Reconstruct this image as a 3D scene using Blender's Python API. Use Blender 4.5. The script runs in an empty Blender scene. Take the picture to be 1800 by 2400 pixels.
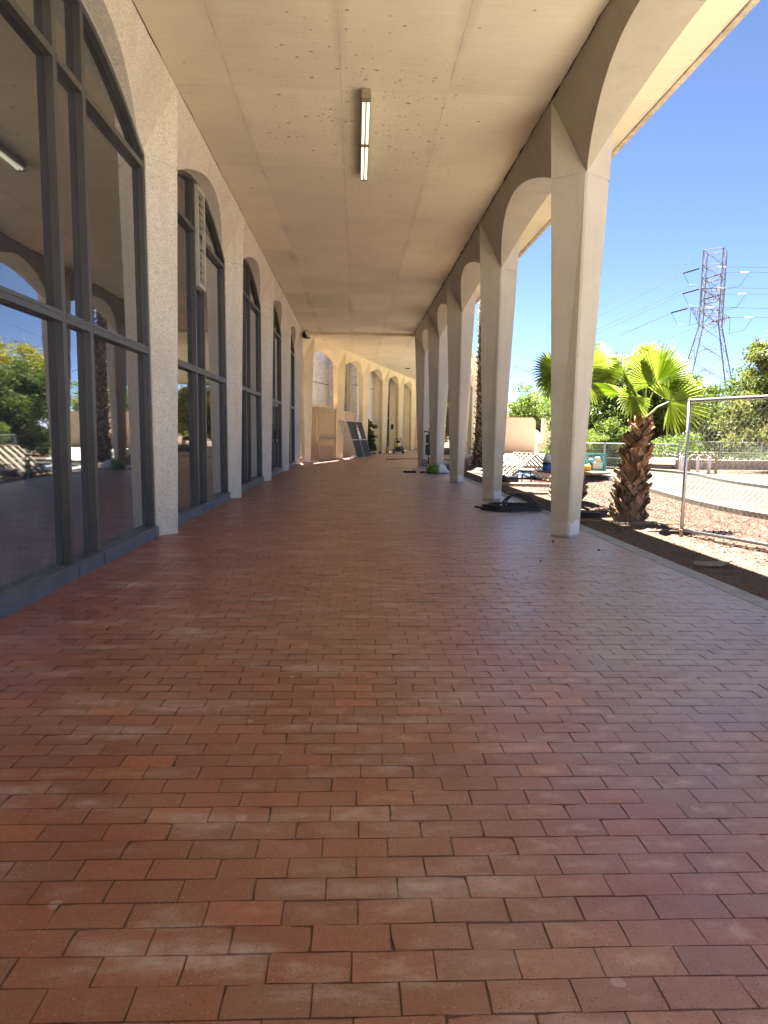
import bpy, math, random
import numpy as np
from mathutils import Vector, Matrix
random.seed(7); RNG = np.random.default_rng(11)
D = bpy.data
scene = bpy.context.scene
COL = scene.collection
R = math.radians
PI = math.pi

# ------------------------------------------------------------------ materials
class NT:
    def __init__(s, name):
        s.m = D.materials.new(name); s.m.use_nodes = True
        s.t = s.m.node_tree; s.t.nodes.clear()
        s.out = s.t.nodes.new('ShaderNodeOutputMaterial')
        s.b = s.t.nodes.new('ShaderNodeBsdfPrincipled')
        s.t.links.new(s.b.outputs[0], s.out.inputs[0])
    def n(s, typ, **kw):
        x = s.t.nodes.new(typ)
        for k, v in kw.items(): setattr(x, k, v)
        return x
    def put(s, sock, v):
        if v is None: return
        if isinstance(v, bpy.types.NodeSocket): s.t.links.new(v, sock)
        else:
            if hasattr(sock.default_value, '__len__'):
                if not hasattr(v, '__len__'): v = [v]*3
                v = list(v)
                if len(sock.default_value) == 4 and len(v) == 3: v = v+[1]
                sock.default_value = v
            else: sock.default_value = v
    def math(s, op, a, b=None, c=None, clamp=False):
        x = s.n('ShaderNodeMath', operation=op, use_clamp=clamp)
        s.put(x.inputs[0], a); s.put(x.inputs[1], b) if b is not None else None
        if c is not None: s.put(x.inputs[2], c)
        return x.outputs[0]
    def vmath(s, op, a, b):
        x = s.n('ShaderNodeVectorMath', operation=op)
        s.put(x.inputs[0], a); s.put(x.inputs[1], b)
        return x.outputs[0]
    def pos(s):
        return s.n('ShaderNodeNewGeometry').outputs['Position']
    def obj(s):
        return s.n('ShaderNodeTexCoord').outputs['Object']
    def island(s):
        return s.n('ShaderNodeNewGeometry').outputs['Random Per Island']
    def xyz(s, v):
        x = s.n('ShaderNodeSeparateXYZ'); s.put(x.inputs[0], v); return x.outputs
    def noise(s, v, scale, detail=4, rough=.55, dist=0):
        x = s.n('ShaderNodeTexNoise'); s.put(x.inputs['Vector'], v)
        x.inputs['Scale'].default_value = scale; x.inputs['Detail'].default_value = detail
        x.inputs['Roughness'].default_value = rough; x.inputs['Distortion'].default_value = dist
        return x.outputs['Fac']
    def vor(s, v, scale, feature='F1', out='Distance', rand=1):
        x = s.n('ShaderNodeTexVoronoi', feature=feature); s.put(x.inputs['Vector'], v)
        x.inputs['Scale'].default_value = scale; x.inputs['Randomness'].default_value = rand
        return x.outputs[out]
    def ramp(s, f, a, b, va=0., vb=1.):
        x = s.n('ShaderNodeMapRange', clamp=True); s.put(x.inputs[0], f)
        for i, v in enumerate((a, b, va, vb)): x.inputs[1+i].default_value = v
        return x.outputs[0]
    def mix(s, f, a, b, mode='MIX'):
        x = s.n('ShaderNodeMix', data_type='RGBA', blend_type=mode)
        s.put(x.inputs[0], f); s.put(x.inputs[6], a); s.put(x.inputs[7], b)
        return x.outputs[2]
    def bump(s, h, strength=.3, dist=.01, base=None):
        x = s.n('ShaderNodeBump'); x.inputs['Strength'].default_value = strength
        x.inputs['Distance'].default_value = dist; s.put(x.inputs['Height'], h)
        if base is not None: s.put(x.inputs['Normal'], base)
        return x.outputs[0]
    def done(s, col=None, rough=None, spec=None, metal=None, nrm=None, **kw):
        I = s.b.inputs
        s.put(I['Base Color'], col); s.put(I['Roughness'], rough)
        s.put(I['Specular IOR Level'], spec); s.put(I['Metallic'], metal); 
        if nrm is not None: s.put(I['Normal'], nrm)
        for k, v in kw.items(): s.put(I[k], v)
        return s.m

def simple(name, col, rough=.7, var=.18, scale=6., bump=0., bscale=60., spec=.4, metal=0., island=0.):
    t = NT(name); p = t.obj()
    f = t.ramp(t.noise(p, scale, 5, .6), .3, .7, 1-var, 1+var*.6)
    if island:
        f = t.math('MULTIPLY', f, t.ramp(t.island(), 0, 1, 1-island, 1+island))
    c = t.vmath('MULTIPLY', list(col), f) if False else t.mix(1., list(col), f, 'MULTIPLY')
    nr = t.bump(t.noise(p, bscale, 4), bump, .01) if bump else None
    return t.done(c, rough, spec, metal, nr)

def m_plaster(name, col, base_white=True):
    t = NT(name); p = t.pos(); x, y, z = t.xyz(p)
    c = t.mix(t.ramp(t.noise(p, 1.3, 6, .62), .35, .7), list(col), [v*.86 for v in col])
    c = t.mix(t.math('MULTIPLY', t.ramp(t.noise(p, 9, 5, .7), .58, .75), .25), c, [v*.72 for v in col])
    sk_ = t.ramp(t.noise(t.vmath('MULTIPLY', p, (7., 7., .45)), 1, 5, .65), .52, .74)
    c = t.mix(t.math('MULTIPLY', sk_, .3), c, [v*.66 for v in col])
    pt_ = t.ramp(t.noise(t.vmath('MULTIPLY', p, (1., 1., 1.6)), 2.2, 3, .4), .56, .60)
    c = t.mix(t.math('MULTIPLY', pt_, .10), c, [min(1, v*1.25) for v in col])
    # grime where the shaft meets the paving
    gm = t.ramp(t.math('ADD', z, t.math('MULTIPLY', t.noise(p, 12, 4), .05)), .025, .075, .7, 0.)
    # little rust / dirt specks
    sp = t.math('LESS_THAN', t.vor(p, 7), .045)
    sp = t.math('MULTIPLY', sp, t.math('GREATER_THAN', t.noise(p, 1.1, 2), .58))
    c = t.mix(t.math('MULTIPLY', sp, .75), c, [.10, .065, .04])
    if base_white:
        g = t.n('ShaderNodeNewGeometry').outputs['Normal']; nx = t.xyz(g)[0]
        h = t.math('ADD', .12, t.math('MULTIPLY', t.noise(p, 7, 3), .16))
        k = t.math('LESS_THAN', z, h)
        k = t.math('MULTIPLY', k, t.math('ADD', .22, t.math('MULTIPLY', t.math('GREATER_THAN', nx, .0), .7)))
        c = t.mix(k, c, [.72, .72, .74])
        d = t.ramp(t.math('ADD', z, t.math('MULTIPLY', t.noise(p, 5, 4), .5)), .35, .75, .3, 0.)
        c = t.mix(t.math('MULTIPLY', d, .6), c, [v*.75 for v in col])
    c = t.mix(gm, c, [.14, .10, .075])
    nr = t.bump(t.noise(p, 55, 5), .12, .004)
    return t.done(c, .62, .3, 0., nr)

def m_aggregate(name, lo, hi, scale=95., tint=None):
    t = NT(name); p = t.pos(); x, y, z = t.xyz(p)
    v = t.vor(p, scale, 'F1', 'Color'); r = t.xyz(v)[0]
    r2 = t.xyz(t.vor(p, scale*.37, 'F1', 'Color'))[1]
    f = t.math('ADD', t.math('MULTIPLY', r, .72), t.math('MULTIPLY', r2, .28))
    c = t.mix(t.ramp(f, .12, .85), list(lo), list(hi))
    c = t.mix(t.math('MULTIPLY', t.ramp(t.noise(p, .9, 6, .65), .45, .75), .35), c, [v*.75 for v in lo])
    st = t.noise(t.vmath('MULTIPLY', p, (9., 9., .5)), 1, 4)
    c = t.mix(t.math('MULTIPLY', t.ramp(st, .5, .75), .3), c, [v*.6 for v in hi])
    nr = t.bump(t.vor(p, scale), .22, .004)
    return t.done(c, .85, .25, 0., nr)

def m_ceiling():
    t = NT('painted concrete soffit'); p = t.pos(); x, y, z = t.xyz(p)
    base = [.83, .735, .535]
    wob = t.math('MULTIPLY', t.math('SUBTRACT', t.noise(p, 1.6, 3), .5), .035)
    def dist(v, off, per):
        q = t.math('FRACT', t.math('ADD', t.math('DIVIDE', t.math('ADD', v, -off), per), 50.5))
        return t.math('MULTIPLY', t.math('ABSOLUTE', t.math('SUBTRACT', q, .5)), per)
    def cell(v, off, per):
        return t.math('FLOOR', t.math('ADD', t.math('DIVIDE', t.math('ADD', v, -off), per), 50.))
    dx = dist(t.math('ADD', x, wob), -.21, 1.25); dy = dist(t.math('ADD', y, wob), 8.6, 2.412)
    wn = t.n('ShaderNodeTexWhiteNoise', noise_dimensions='2D')
    cb = t.n('ShaderNodeCombineXYZ'); t.put(cb.inputs[0], cell(x, -.21, 1.25)); t.put(cb.inputs[1], cell(y, 8.6, 2.412))
    t.put(wn.inputs[0], cb.outputs[0])
    f = t.math('MULTIPLY', t.ramp(wn.outputs[0], 0, 1, .93, 1.04), t.ramp(t.noise(p, .7, 6, .6), .3, .7, .9, 1.06))
    f = t.math('MULTIPLY', f, t.ramp(t.noise(t.vmath('MULTIPLY', p, (2., 26., 1.)), 1, 4), .3, .7, .965, 1.03))
    c = t.mix(1., base, f, 'MULTIPLY')
    # water stained bands along the form joints
    wob2 = t.math('MULTIPLY', t.math('SUBTRACT', t.noise(p, .8, 4), .5), .3)
    band = t.ramp(t.math('ABSOLUTE', t.math('ADD', dx, wob2)), .02, .1, 1., 0.)
    band = t.math('MULTIPLY', band, t.ramp(t.noise(p, .33, 2), .5, .62))
    c = t.mix(t.math('MULTIPLY', band, .22), c, [.34, .25, .16])
    # joints
    w = t.ramp(t.noise(p, 3.1, 4), .35, .7, .0005, .009)
    j = t.math('LESS_THAN', dx, w)
    j2 = t.math('MULTIPLY', t.math('LESS_THAN', dy, t.math('MULTIPLY', w, .8)), .75)
    jj = t.math('MULTIPLY', t.math('MAXIMUM', j, j2), t.ramp(t.noise(p, 1.3, 5),   .36, .62, .06, .42))
    c = t.mix(jj, c, [.17, .115, .07])
    # insect / mould specks crowded round the lamp and a few towards the beam
    ex = t.math('DIVIDE', t.math('SUBTRACT', x, .15), 1.15); ey = t.math('DIVIDE', t.math('SUBTRACT', y, 9.75), 1.9)
    e = t.math('SQRT', t.math('ADD', t.math('MULTIPLY', ex, ex), t.math('MULTIPLY', ey, ey)))
    dens = t.math('ADD', t.ramp(e, .3, 1.5, 1., 0.), t.ramp(t.noise(p, .9, 3), .52, .75, 0., .34))
    for sc, amt in ((8.5, .5), (13., .52), (19., .5)):
        pp = t.vmath('MULTIPLY', t.vmath('ADD', p, (sc*.37, .2, 0.)), (.86, 1.1, 1.))
        sp = t.vor(pp, sc); rnd = t.xyz(t.vor(pp, sc, 'F1', 'Color'))
        on = t.math('LESS_THAN', rnd[0], dens)
        sz = t.math('ADD', .05, t.math('MULTIPLY', t.math('POWER', rnd[1], 2.), .17))
        shp = t.math('ADD', sp, t.math('MULTIPLY', t.math('SUBTRACT', t.noise(p, 42, 3), .5), .16))
        k = t.math('MULTIPLY', on, t.math('LESS_THAN', shp, sz))
        c = t.mix(t.math('MULTIPLY', k, amt), c, [.115, .085, .055])
    nr = t.bump(t.noise(p, 26, 6), .16, .006)
    nr = t.bump(t.math('MULTIPLY', jj, -1), .5, .006, nr)
    return t.done(c, .8, .2, 0., nr)

def m_glass():
    t = NT('dark tinted glass'); p = t.pos(); x, y, z = t.xyz(p)
    # dried wash marks near the sill
    hz = t.ramp(z, .1, 1.15, 1., 0.)
    st = t.ramp(t.noise(t.vmath('MULTIPLY', p, (20., 20., 2.6)), 1, 6, .75), .36, .85)
    k = t.math('MULTIPLY', t.math('MULTIPLY', hz, st), .6)
    film = t.math('MULTIPLY', t.ramp(t.noise(p, .8, 4), .3, .7, .03, .10), 1.)
    dots = t.math('MULTIPLY', t.math('LESS_THAN', t.vor(p, 34), .10), t.math('MULTIPLY', hz, .5))
    c = t.mix(t.math('ADD', t.math('MAXIMUM', k, film), dots, clamp=True), [.006, .007, .008], [.34, .37, .42])
    wav = t.noise(t.vmath('MULTIPLY', p, (1., 1.1, 3.4)), 1, 2, .4)
    nr = t.bump(wav, .10, .008)
    ro = t.ramp(k, 0., .7, .02, .22)
    return t.done(c, ro, 1., 0., nr, IOR=2.02)

def m_brick():
    t = NT('sealed red clay brick'); p = t.pos(); x, y, z = t.xyz(p)
    a = t.n('ShaderNodeAttribute', attribute_name='brick').outputs['Color']
    r, cen, r2 = t.xyz(a)
    def fr(k): return t.math('FRACT', t.math('MULTIPLY', t.math('ADD', r, t.math('MULTIPLY', r2, 3.7)), k))
    c = t.mix(r, [.225, .076, .049], [.32, .108, .068])
    c = t.mix(t.ramp(r2, .70, 1., 0., .55), c, [.235, .118, .092])
    c = t.mix(t.ramp(r2, .0, .16, .8, 0.), c, [.43, .15, .072])
    # firing clouds: a blotch that runs over part of a brick
    cl = t.ramp(t.noise(t.vmath('ADD', p, a), 6.5, 4, .6), .47, .62)
    c = t.mix(t.math('MULTIPLY', cl, t.math('MULTIPLY', fr(7.3), .65)), c, [.25, .115, .088])
    mott = t.noise(p, 38, 6, .72)
    c = t.mix(t.ramp(mott, .40, .68, 0., .55), c, [.185, .066, .044])
    fine = t.noise(p, 150, 3, .7)
    c = t.mix(1., c, t.ramp(fine, .3, .7, .80, 1.2), 'MULTIPLY')
    # drier, dusty lanes
    big = t.ramp(t.noise(t.vmath('MULTIPLY', p, (.5, .85, 1.)), 1, 6, .62), .42, .70)
    big = t.math('MULTIPLY', big, t.ramp(t.noise(p, 11, 5, .7), .35, .62, .35, 1.))
    c = t.mix(t.math('MULTIPLY', big, .42), c, [.46, .29, .23])
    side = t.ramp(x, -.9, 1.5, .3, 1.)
    nb = t.math('MULTIPLY', t.math('SUBTRACT', t.noise(p, 15, 5, .72), .5), 2.6)
    blo = t.math('MULTIPLY', t.ramp(t.math('ADD', cen, nb), .38, 1.0), t.ramp(fr(13.1), .25, .9))
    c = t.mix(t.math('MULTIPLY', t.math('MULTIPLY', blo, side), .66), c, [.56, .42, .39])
    # gravel dust plus a painted pale sky sheen, both heaviest towards the kerb
    dust_sheen = t.ramp(t.math('ADD', x, t.math('MULTIPLY', t.math('SUBTRACT', t.noise(t.vmath('MULTIPLY', p, (1.1, 2.6, 1.)), 1.4, 6, .65), .5), 2.4)), .0, 2.6)
    dust_sheen = t.math('MULTIPLY', dust_sheen, t.ramp(t.noise(p, 26, 5, .7), .3, .65, .6, 1.))
    c = t.mix(t.math('MULTIPLY', dust_sheen, .72), c, [.50, .42, .42])
    # grey efflorescence
    ef = t.ramp(t.noise(t.vmath('MULTIPLY', p, (1.0, 3.4, 1.)), 1.25, 7, .66), .535, .655)
    ef = t.math('MULTIPLY', ef, t.ramp(t.noise(p, 19, 5, .7), .36, .58, .25, 1.))
    c = t.mix(t.math('MULTIPLY', ef, .74), c, [.47, .40, .375])
    # dried drips
    dr = t.math('LESS_THAN', t.math('ADD', t.vor(p, 4.2), t.math('MULTIPLY', t.noise(p, 30, 3), .12)), .135)
    dr = t.math('MULTIPLY', dr, t.math('GREATER_THAN', t.noise(p, 1.7, 2), .47))
    c = t.mix(t.math('MULTIPLY', dr, .4), c, [.58, .48, .45])
    pit = t.math('LESS_THAN', t.vor(p, 105), .2)
    pit = t.math('MULTIPLY', pit, t.math('GREATER_THAN', t.noise(p, 9, 2), .47))
    c = t.mix(t.math('MULTIPLY', pit, .7), c, [.06, .026, .02])
    gr = t.math('MULTIPLY', t.math('LESS_THAN', t.vor(p, 62), .12), t.math('GREATER_THAN', t.noise(p, 6.3, 2), .5))
    c = t.mix(t.math('MULTIPLY', gr, .6), c, [.62, .45, .33])
    # dirt gathered along the arrises
    edge = t.ramp(t.math('ADD', cen, t.math('MULTIPLY', t.math('SUBTRACT', t.noise(p, 45, 4), .5), .10)), .0, .055, .22, 0.)
    c = t.mix(edge, c, [.12, .052, .038])
    ro = t.math('ADD', t.ramp(t.noise(p, 2.2, 5),   .3, .7, .30, .42), t.math('MULTIPLY', t.math('MAXIMUM', t.math('MAXIMUM', ef, blo), big), .16))
    nr = t.bump(t.noise(p, 18, 2, .5), .14, .003)
    return t.done(c, ro, .78, 0., nr)

def m_ground():
    t = NT('desert gravel ground'); p = t.pos(); x, y, z = t.xyz(p)
    v = t.vor(p, 27, 'F1', 'Color'); r = t.xyz(v)
    c = t.mix(r[0], [.08, .044, .031], [.165, .102, .074])
    c = t.mix(t.ramp(r[1], .75, 1., 0., .8), c, [.28, .22, .18])
    dirt = t.mix(t.noise(p, 40, 4), [.10, .07, .046], [.155, .112, .076])
    k = t.ramp(t.noise(p, .55, 5, .6), .5, .66)
    near = t.ramp(t.math('ADD', x, t.math('MULTIPLY', t.noise(p, 1.2, 4), .9)), 4.6, 5.3, .75, 0.)
    c = t.mix(t.math('MAXIMUM', t.math('MULTIPLY', k, .65), near), c, dirt)
    nr = t.bump(t.vor(p, 27), .9, .02)
    nr = t.bump(t.noise(p, 3, 5), .3, .05, nr)
    return t.done(c, .95, .15, 0., nr)

def m_leaf(name, a, b, trans=.35, scale=1.2):
    t = NT(name); p = t.pos()
    c = t.mix(t.ramp(t.noise(p, scale, 3), .35, .65), list(a), list(b))
    c = t.mix(1., c, t.ramp(t.island(), 0, 1, .62, 1.35), 'MULTIPLY')
    t.done(c, .55, .3)
    tr = t.n('ShaderNodeBsdfTranslucent')
    t.put(tr.inputs[0], t.mix(1., c, [1.3, 1.35, .75], 'MULTIPLY'))
    mx = t.n('ShaderNodeMixShader'); mx.inputs[0].default_value = trans
    t.t.links.new(t.b.outputs[0], mx.inputs[1]); t.t.links.new(tr.outputs[0], mx.inputs[2])
    t.t.links.new(mx.outputs[0], t.out.inputs[0])
    return t.m

M = {}
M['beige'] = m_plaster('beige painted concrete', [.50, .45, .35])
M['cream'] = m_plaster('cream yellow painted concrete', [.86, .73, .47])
M['infill'] = simple('tan painted block', [.60, .43, .255], .7, .12, 1.5, .1, 40)
M['aggregate'] = m_aggregate('exposed aggregate concrete', [.50, .455, .37], [.80, .745, .62], 130)
M['granite'] = m_aggregate('pale aggregate wall panel', [.46, .43, .41], [.84, .82, .80], 26)
M['ceiling'] = m_ceiling()
M['fascia'] = simple('weathered slab edge', [.58, .49, .37], .85, .35, 5, .3, 30)
M['dark_joint'] = simple('dark joint', [.05, .035, .025], .9)
M['frame'] = simple('grey anodised window frame', [.10, .097, .09], .42, .18, 3, .05, 90, .5, .35)
M['sill'] = simple('blue grey painted metal sill', [.12, .145, .175], .45, .25, 4, .08, 60, .5, .2)
M['louver'] = simple('grey metal louver', [.46, .43, .37], .5)
M['seal'] = simple('pale sealant bead', [.5, .47, .4], .8)
M['glass'] = m_glass()
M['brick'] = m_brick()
M['mortar'] = simple('dark sand joint', [.13, .078, .06], .95, .3, 30)
M['kerb'] = simple('concrete kerb', [.36, .37, .35], .85, .25, 5, .3, 70)
M['ground'] = m_ground()
M['road'] = simple('grey concrete road', [.082, .079, .069], .95, .25, .9, .3, 50, .05)
M['road_kerb'] = simple('pale concrete kerb', [.15, .135, .11], .9, .2, 4, .2, 50, .1)
M['paving_and_bounce_apron'] = simple('pale paving and bounce apron concrete', [.54, .50, .43], .85, .15, 1, .1, 30)
M['pebble'] = simple('pinkish landscape pebbles', [.15, .085, .061], .9, .15, 3, 0, 60, .2, 0, .45)
M['tube'] = None
M['black'] = simple('black plastic', [.018, .018, .02], .45, .2, 5)
M['rubber'] = simple('black rubber', [.025, .026, .03], .5, .25, 6)
M['metal'] = simple('galvanised steel', [.46, .47, .48], .38, .15, 8, 0, 60, .5, .85)
M['wire'] = simple('galvanised wire', [.40, .41, .41], .45, .1, 8, 0, 60, .5, .6)
M['tower'] = simple('weathered lattice steel', [.20, .20, .205], .9, .15, 1, 0, 60, .05, .0)
M['insulator'] = simple('brown insulator discs', [.03, .025, .027], .9)
M['glass_insulator'] = simple('pale glass insulator', [.75, .8, .85], .2)
M['bark'] = simple('dark bark', [.09, .065, .045], .9, .35, 6, .6, 30)
def m_boot():
    t = NT('dry palm leaf bases'); p = t.obj(); x, y, z = t.xyz(p); isl = t.island()
    k = t.ramp(t.math('ADD', z, t.math('MULTIPLY', isl, .8)), .45, 1.5)
    c = t.mix(k, [.215, .16, .115], [.26, .155, .08])
    c = t.mix(1., c, t.ramp(isl, 0, 1, .4, 1.5), 'MULTIPLY')
    c = t.mix(t.ramp(t.noise(p, 16, 5, .7), .48, .7, 0., .7), c, [.10, .066, .045])
    st = t.noise(t.vmath('MULTIPLY', p, (60., 60., 8.)), 1, 3)
    c = t.mix(1., c, t.ramp(st, .3, .7, .75, 1.25), 'MULTIPLY')
    return t.done(c, .85, .2, 0., t.bump(st, .5, .01))
M['boot'] = m_boot()
M['boot_grey'] = simple('weathered palm leaf bases', [.31, .225, .145], .85, .35, 9, .4, 60, .25, 0, .6)
M['frond'] = m_leaf('palm fan leaf', [.25, .33, .06], [.33, .40, .085], .5, 3)
M['petiole'] = simple('palm leaf stalk', [.30, .36, .08], .5)
M['leaf_dark'] = m_leaf('dark mesquite leaf', [.05, .085, .022], [.125, .165, .04], .35)
M['leaf_mid'] = m_leaf('mid green leaf', [.085, .135, .032], [.135, .18, .05], .35)
M['leaf_yellow'] = m_leaf('yellow green blossom leaf', [.20, .24, .035], [.36, .31, .035], .4)
M['leaf_light'] = m_leaf('light green leaf', [.13, .20, .05], [.21, .28, .075], .4)
M['leaf_pine'] = m_leaf('olive green leaf', [.10, .135, .04], [.20, .20, .065], .35, .8)
M['pinkwall'] = simple('pink stucco', [.68, .47, .34], .85, .06, 2, .1, 50)
M['stucco'] = simple('buff concrete', [.55, .44, .32], .85, .15, 2, .1, 50)
M['rail'] = simple('tan painted steel', [.34, .26, .16], .5)
M['gate'] = simple('tan painted steel gate', [.44, .315, .18], .55, .1, 3)
M['white'] = simple('white painted metal', [.75, .75, .74], .5)
M['pvc'] = simple('cream plastic', [.30, .245, .16], .5, .12, 5)
M['tabletop'] = simple('brown table top', [.26, .15, .085], .4)
M['teal'] = simple('teal fabric', [.10, .36, .40], .7)
M['tarp'] = simple('grey plastic tarp', [.30, .34, .37], .45, .35, 2.2, .3, 9)
M['green_bag'] = simple('green woven plastic', [.085, .20, .015], .45, .3, 12)
M['white_bag'] = simple('white woven plastic', [.62, .72, .70], .45, .2, 9)
M['yellow'] = simple('yellow plastic', [.55, .40, .03], .4)
M['blue'] = simple('blue plastic', [.02, .10, .42], .35)
M['milky'] = simple('milky plastic', [.50, .58, .66], .3)
M['red'] = simple('red plastic', [.45, .07, .05], .5)
M['mesh_dark'] = simple('dark privacy mesh', [.055, .06, .065], .7, .3, 6)
M['soil'] = simple('planting soil', [.09, .065, .045], .95)
M['cable'] = simple('dark steel cable', [.03, .032, .036], .6)
M['hill'] = simple('haze blue mountain rock', [.27, .30, .40], .95, .25, .004)  # blue of the distance haze is painted into the rock colour
M['deadleaf'] = simple('dry straw palm leaf', [.25, .20, .12], .8, .3, 9)
M['lens'] = simple('floodlight lens', [.55, .5, .4], .2)
t = NT('lit fluorescent tube'); M['tube'] = t.done([.8, .8, .75], .4, **{'Emission Color': [1., .95, .70], 'Emission Strength': .15})

# ------------------------------------------------------------------ mesh helpers
class MB:
    def __init__(s): s.v = []; s.f = []
    def add(s, vs, fs):
        o = len(s.v); s.v += [tuple(map(float, v)) for v in vs]; s.f += [tuple(i+o for i in f) for f in fs]
    def box(s, c, d, rz=0., tilt=None):
        hx, hy, hz = d[0]/2, d[1]/2, d[2]/2
        P = [(x, y, z) for z in (-hz, hz) for x, y in ((-hx, -hy), (hx, -hy), (hx, hy), (-hx, hy))]
        Mx = Matrix.Rotation(rz, 3, 'Z')
        if tilt: Mx = Mx @ Matrix.Rotation(tilt[0], 3, 'X') @ Matrix.Rotation(tilt[1], 3, 'Y')
        s.add([Vector(c)+Mx @ Vector(q) for q in P], [(3,2,1,0),(4,5,6,7),(0,1,5,4),(1,2,6,5),(2,3,7,6),(3,0,4,7)])
        return s
    def bbox(s, c, d, bev=.01, rz=0.):
        # box with chamfered vertical and top edges
        hx, hy, hz = d[0]/2, d[1]/2, d[2]/2; b = bev
        def ring(ix, z): 
            return [(-hx+ix+b,-hy+ix,z),(hx-ix-b,-hy+ix,z),(hx-ix,-hy+ix+b,z),(hx-ix,hy-ix-b,z),(hx-ix-b,hy-ix,z),(-hx+ix+b,hy-ix,z),(-hx+ix,hy-ix-b,z),(-hx+ix,-hy+ix+b,z)]
        L = [ring(b,-hz), ring(0,-hz+b), ring(0,hz-b), ring(b,hz)]
        Mx = Matrix.Rotation(rz, 3, 'Z')
        s.loft([[Vector(c)+Mx @ Vector(q) for q in r] for r in L], True, True); return s
    def loft(s, rings, closed=True, caps=False):
        n = len(rings[0]); vs = [v for r in rings for v in r]; fs = []
        for i in range(len(rings)-1):
            for j in range(n if closed else n-1):
                k = (j+1) % n
                fs.append((i*n+j, i*n+k, (i+1)*n+k, (i+1)*n+j))
        if caps: fs += [tuple(range(n-1, -1, -1)), tuple((len(rings)-1)*n+j for j in range(n))]
        s.add(vs, fs); return s
    def tube(s, pts, r, n=6, closed=False):
        pts = [Vector(p) for p in pts]; m = len(pts); rings = []
        rr = r if hasattr(r, '__len__') else [r]*m
        up = None
        for i in range(m):
            a = pts[(i-1) % m] if (i > 0 or closed) else pts[i]; b = pts[(i+1) % m] if (i < m-1 or closed) else pts[i]
            t = (b-a); t = t.normalized() if t.length > 1e-9 else Vector((0,0,1))
            if up is None:
                up = Vector((0,0,1)) if abs(t.z) < .9 else Vector((1,0,0))
            u = (up - t*up.dot(t)); u = u.normalized() if u.length > 1e-6 else t.orthogonal().normalized()
            up = u; w = t.cross(u)
            rings.append([pts[i]+(u*math.cos(2*PI*k/n)+w*math.sin(2*PI*k/n))*rr[i] for k in range(n)])
        if closed: rings.append(rings[0])
        s.loft(rings, True, not closed); return s
    def bar(s, p0, p1, a, b, ref=(0,0,1)):
        p0, p1 = Vector(p0), Vector(p1); t = (p1-p0).normalized(); r = Vector(ref)
        u = r - t*r.dot(t)
        u = u.normalized() if u.length > 1e-6 else t.orthogonal().normalized()
        w = t.cross(u)
        q = [u*a/2+w*b/2, -u*a/2+w*b/2, -u*a/2-w*b/2, u*a/2-w*b/2]
        s.loft([[p0+x for x in q], [p1+x for x in q]], True, True); return s
    def lathe(s, prof, n=16, c=(0,0,0)):
        s.loft([[(c[0]+r*math.cos(2*PI*k/n), c[1]+r*math.sin(2*PI*k/n), c[2]+z) for k in range(n)] for r, z in prof], True, True); return s
    def prism(s, poly, z0, z1):
        n = len(poly)
        s.add([(x, y, z0) for x, y in poly]+[(x, y, z1) for x, y in poly],
              [tuple(range(n-1, -1, -1)), tuple(range(n, 2*n))]+[(i, (i+1) % n, n+(i+1) % n, n+i) for i in range(n)]); return s
    def build(s, name, mat, parent=None, smooth=False, origin=(0,0,0)):
        me = D.meshes.new(name)
        ox, oy, oz = origin
        me.from_pydata([(x-ox, y-oy, z-oz) for x, y, z in s.v], [], s.f)
        me.materials.append(mat if not isinstance(mat, str) else M[mat])
        if smooth: me.polygons.foreach_set('use_smooth', [True]*len(me.polygons))
        me.update()
        o = D.objects.new(name, me); COL.objects.link(o)
        if parent: o.parent = parent
        return o

def raw(name, V, F, mat, parent=None):
    """fast mesh from numpy arrays, F is (n,k)"""
    me = D.meshes.new(name); V = np.asarray(V, np.float32); F = np.asarray(F, np.int32)
    me.vertices.add(len(V)); me.vertices.foreach_set('co', V.ravel())
    k = F.shape[1]; me.loops.add(F.size); me.loops.foreach_set('vertex_index', F.ravel())
    me.polygons.add(len(F)); me.polygons.foreach_set('loop_start', np.arange(0, F.size, k, dtype=np.int32))
    me.update(calc_edges=True); me.validate(); me.polygons.foreach_set('use_smooth', [False]*len(me.polygons))
    me.materials.append(M[mat] if isinstance(mat, str) else mat)
    o = D.objects.new(name, me); COL.objects.link(o)
    if parent: o.parent = parent
    return o

def tag(o, label=None, cat=None, group=None, kind=None):
    if label: o['label'] = label
    if cat: o['category'] = cat
    if group: o['group'] = group
    if kind: o['kind'] = kind
    return o
def thing(name, label, cat, loc=(0,0,0), rz=0., group=None):
    o = D.objects.new(name, None); COL.objects.link(o); o.location = loc; o.rotation_euler = (0,0,rz)
    o.empty_display_size = .1
    return tag(o, label, cat, group)
def kids(o): return [c for c in D.objects if c.parent == o]
def dup(root, loc=None, rz=None, label=None, group=None):
    r = root.copy(); COL.objects.link(r)
    if loc is not None: r.location = loc
    if rz is not None: r.rotation_euler = (0,0,rz)
    if label: r['label'] = label
    if group: r['group'] = group
    for ch in kids(root):
        c = ch.copy(); COL.objects.link(c); c.parent = r
        for g in kids(ch):
            d = g.copy(); COL.objects.link(d); d.parent = c
    return r

# ------------------------------------------------------------------ dimensions
BAY = 4.824; H = 5.267; ZS = 4.385; ZC = 5.02
XR = 2.695; XL = -2.48; Y0 = 8.70
GZ = -.08
A2 = R(15.3); D2 = (math.sin(A2), math.cos(A2)); N2 = (math.cos(A2), -math.sin(A2))

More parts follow.
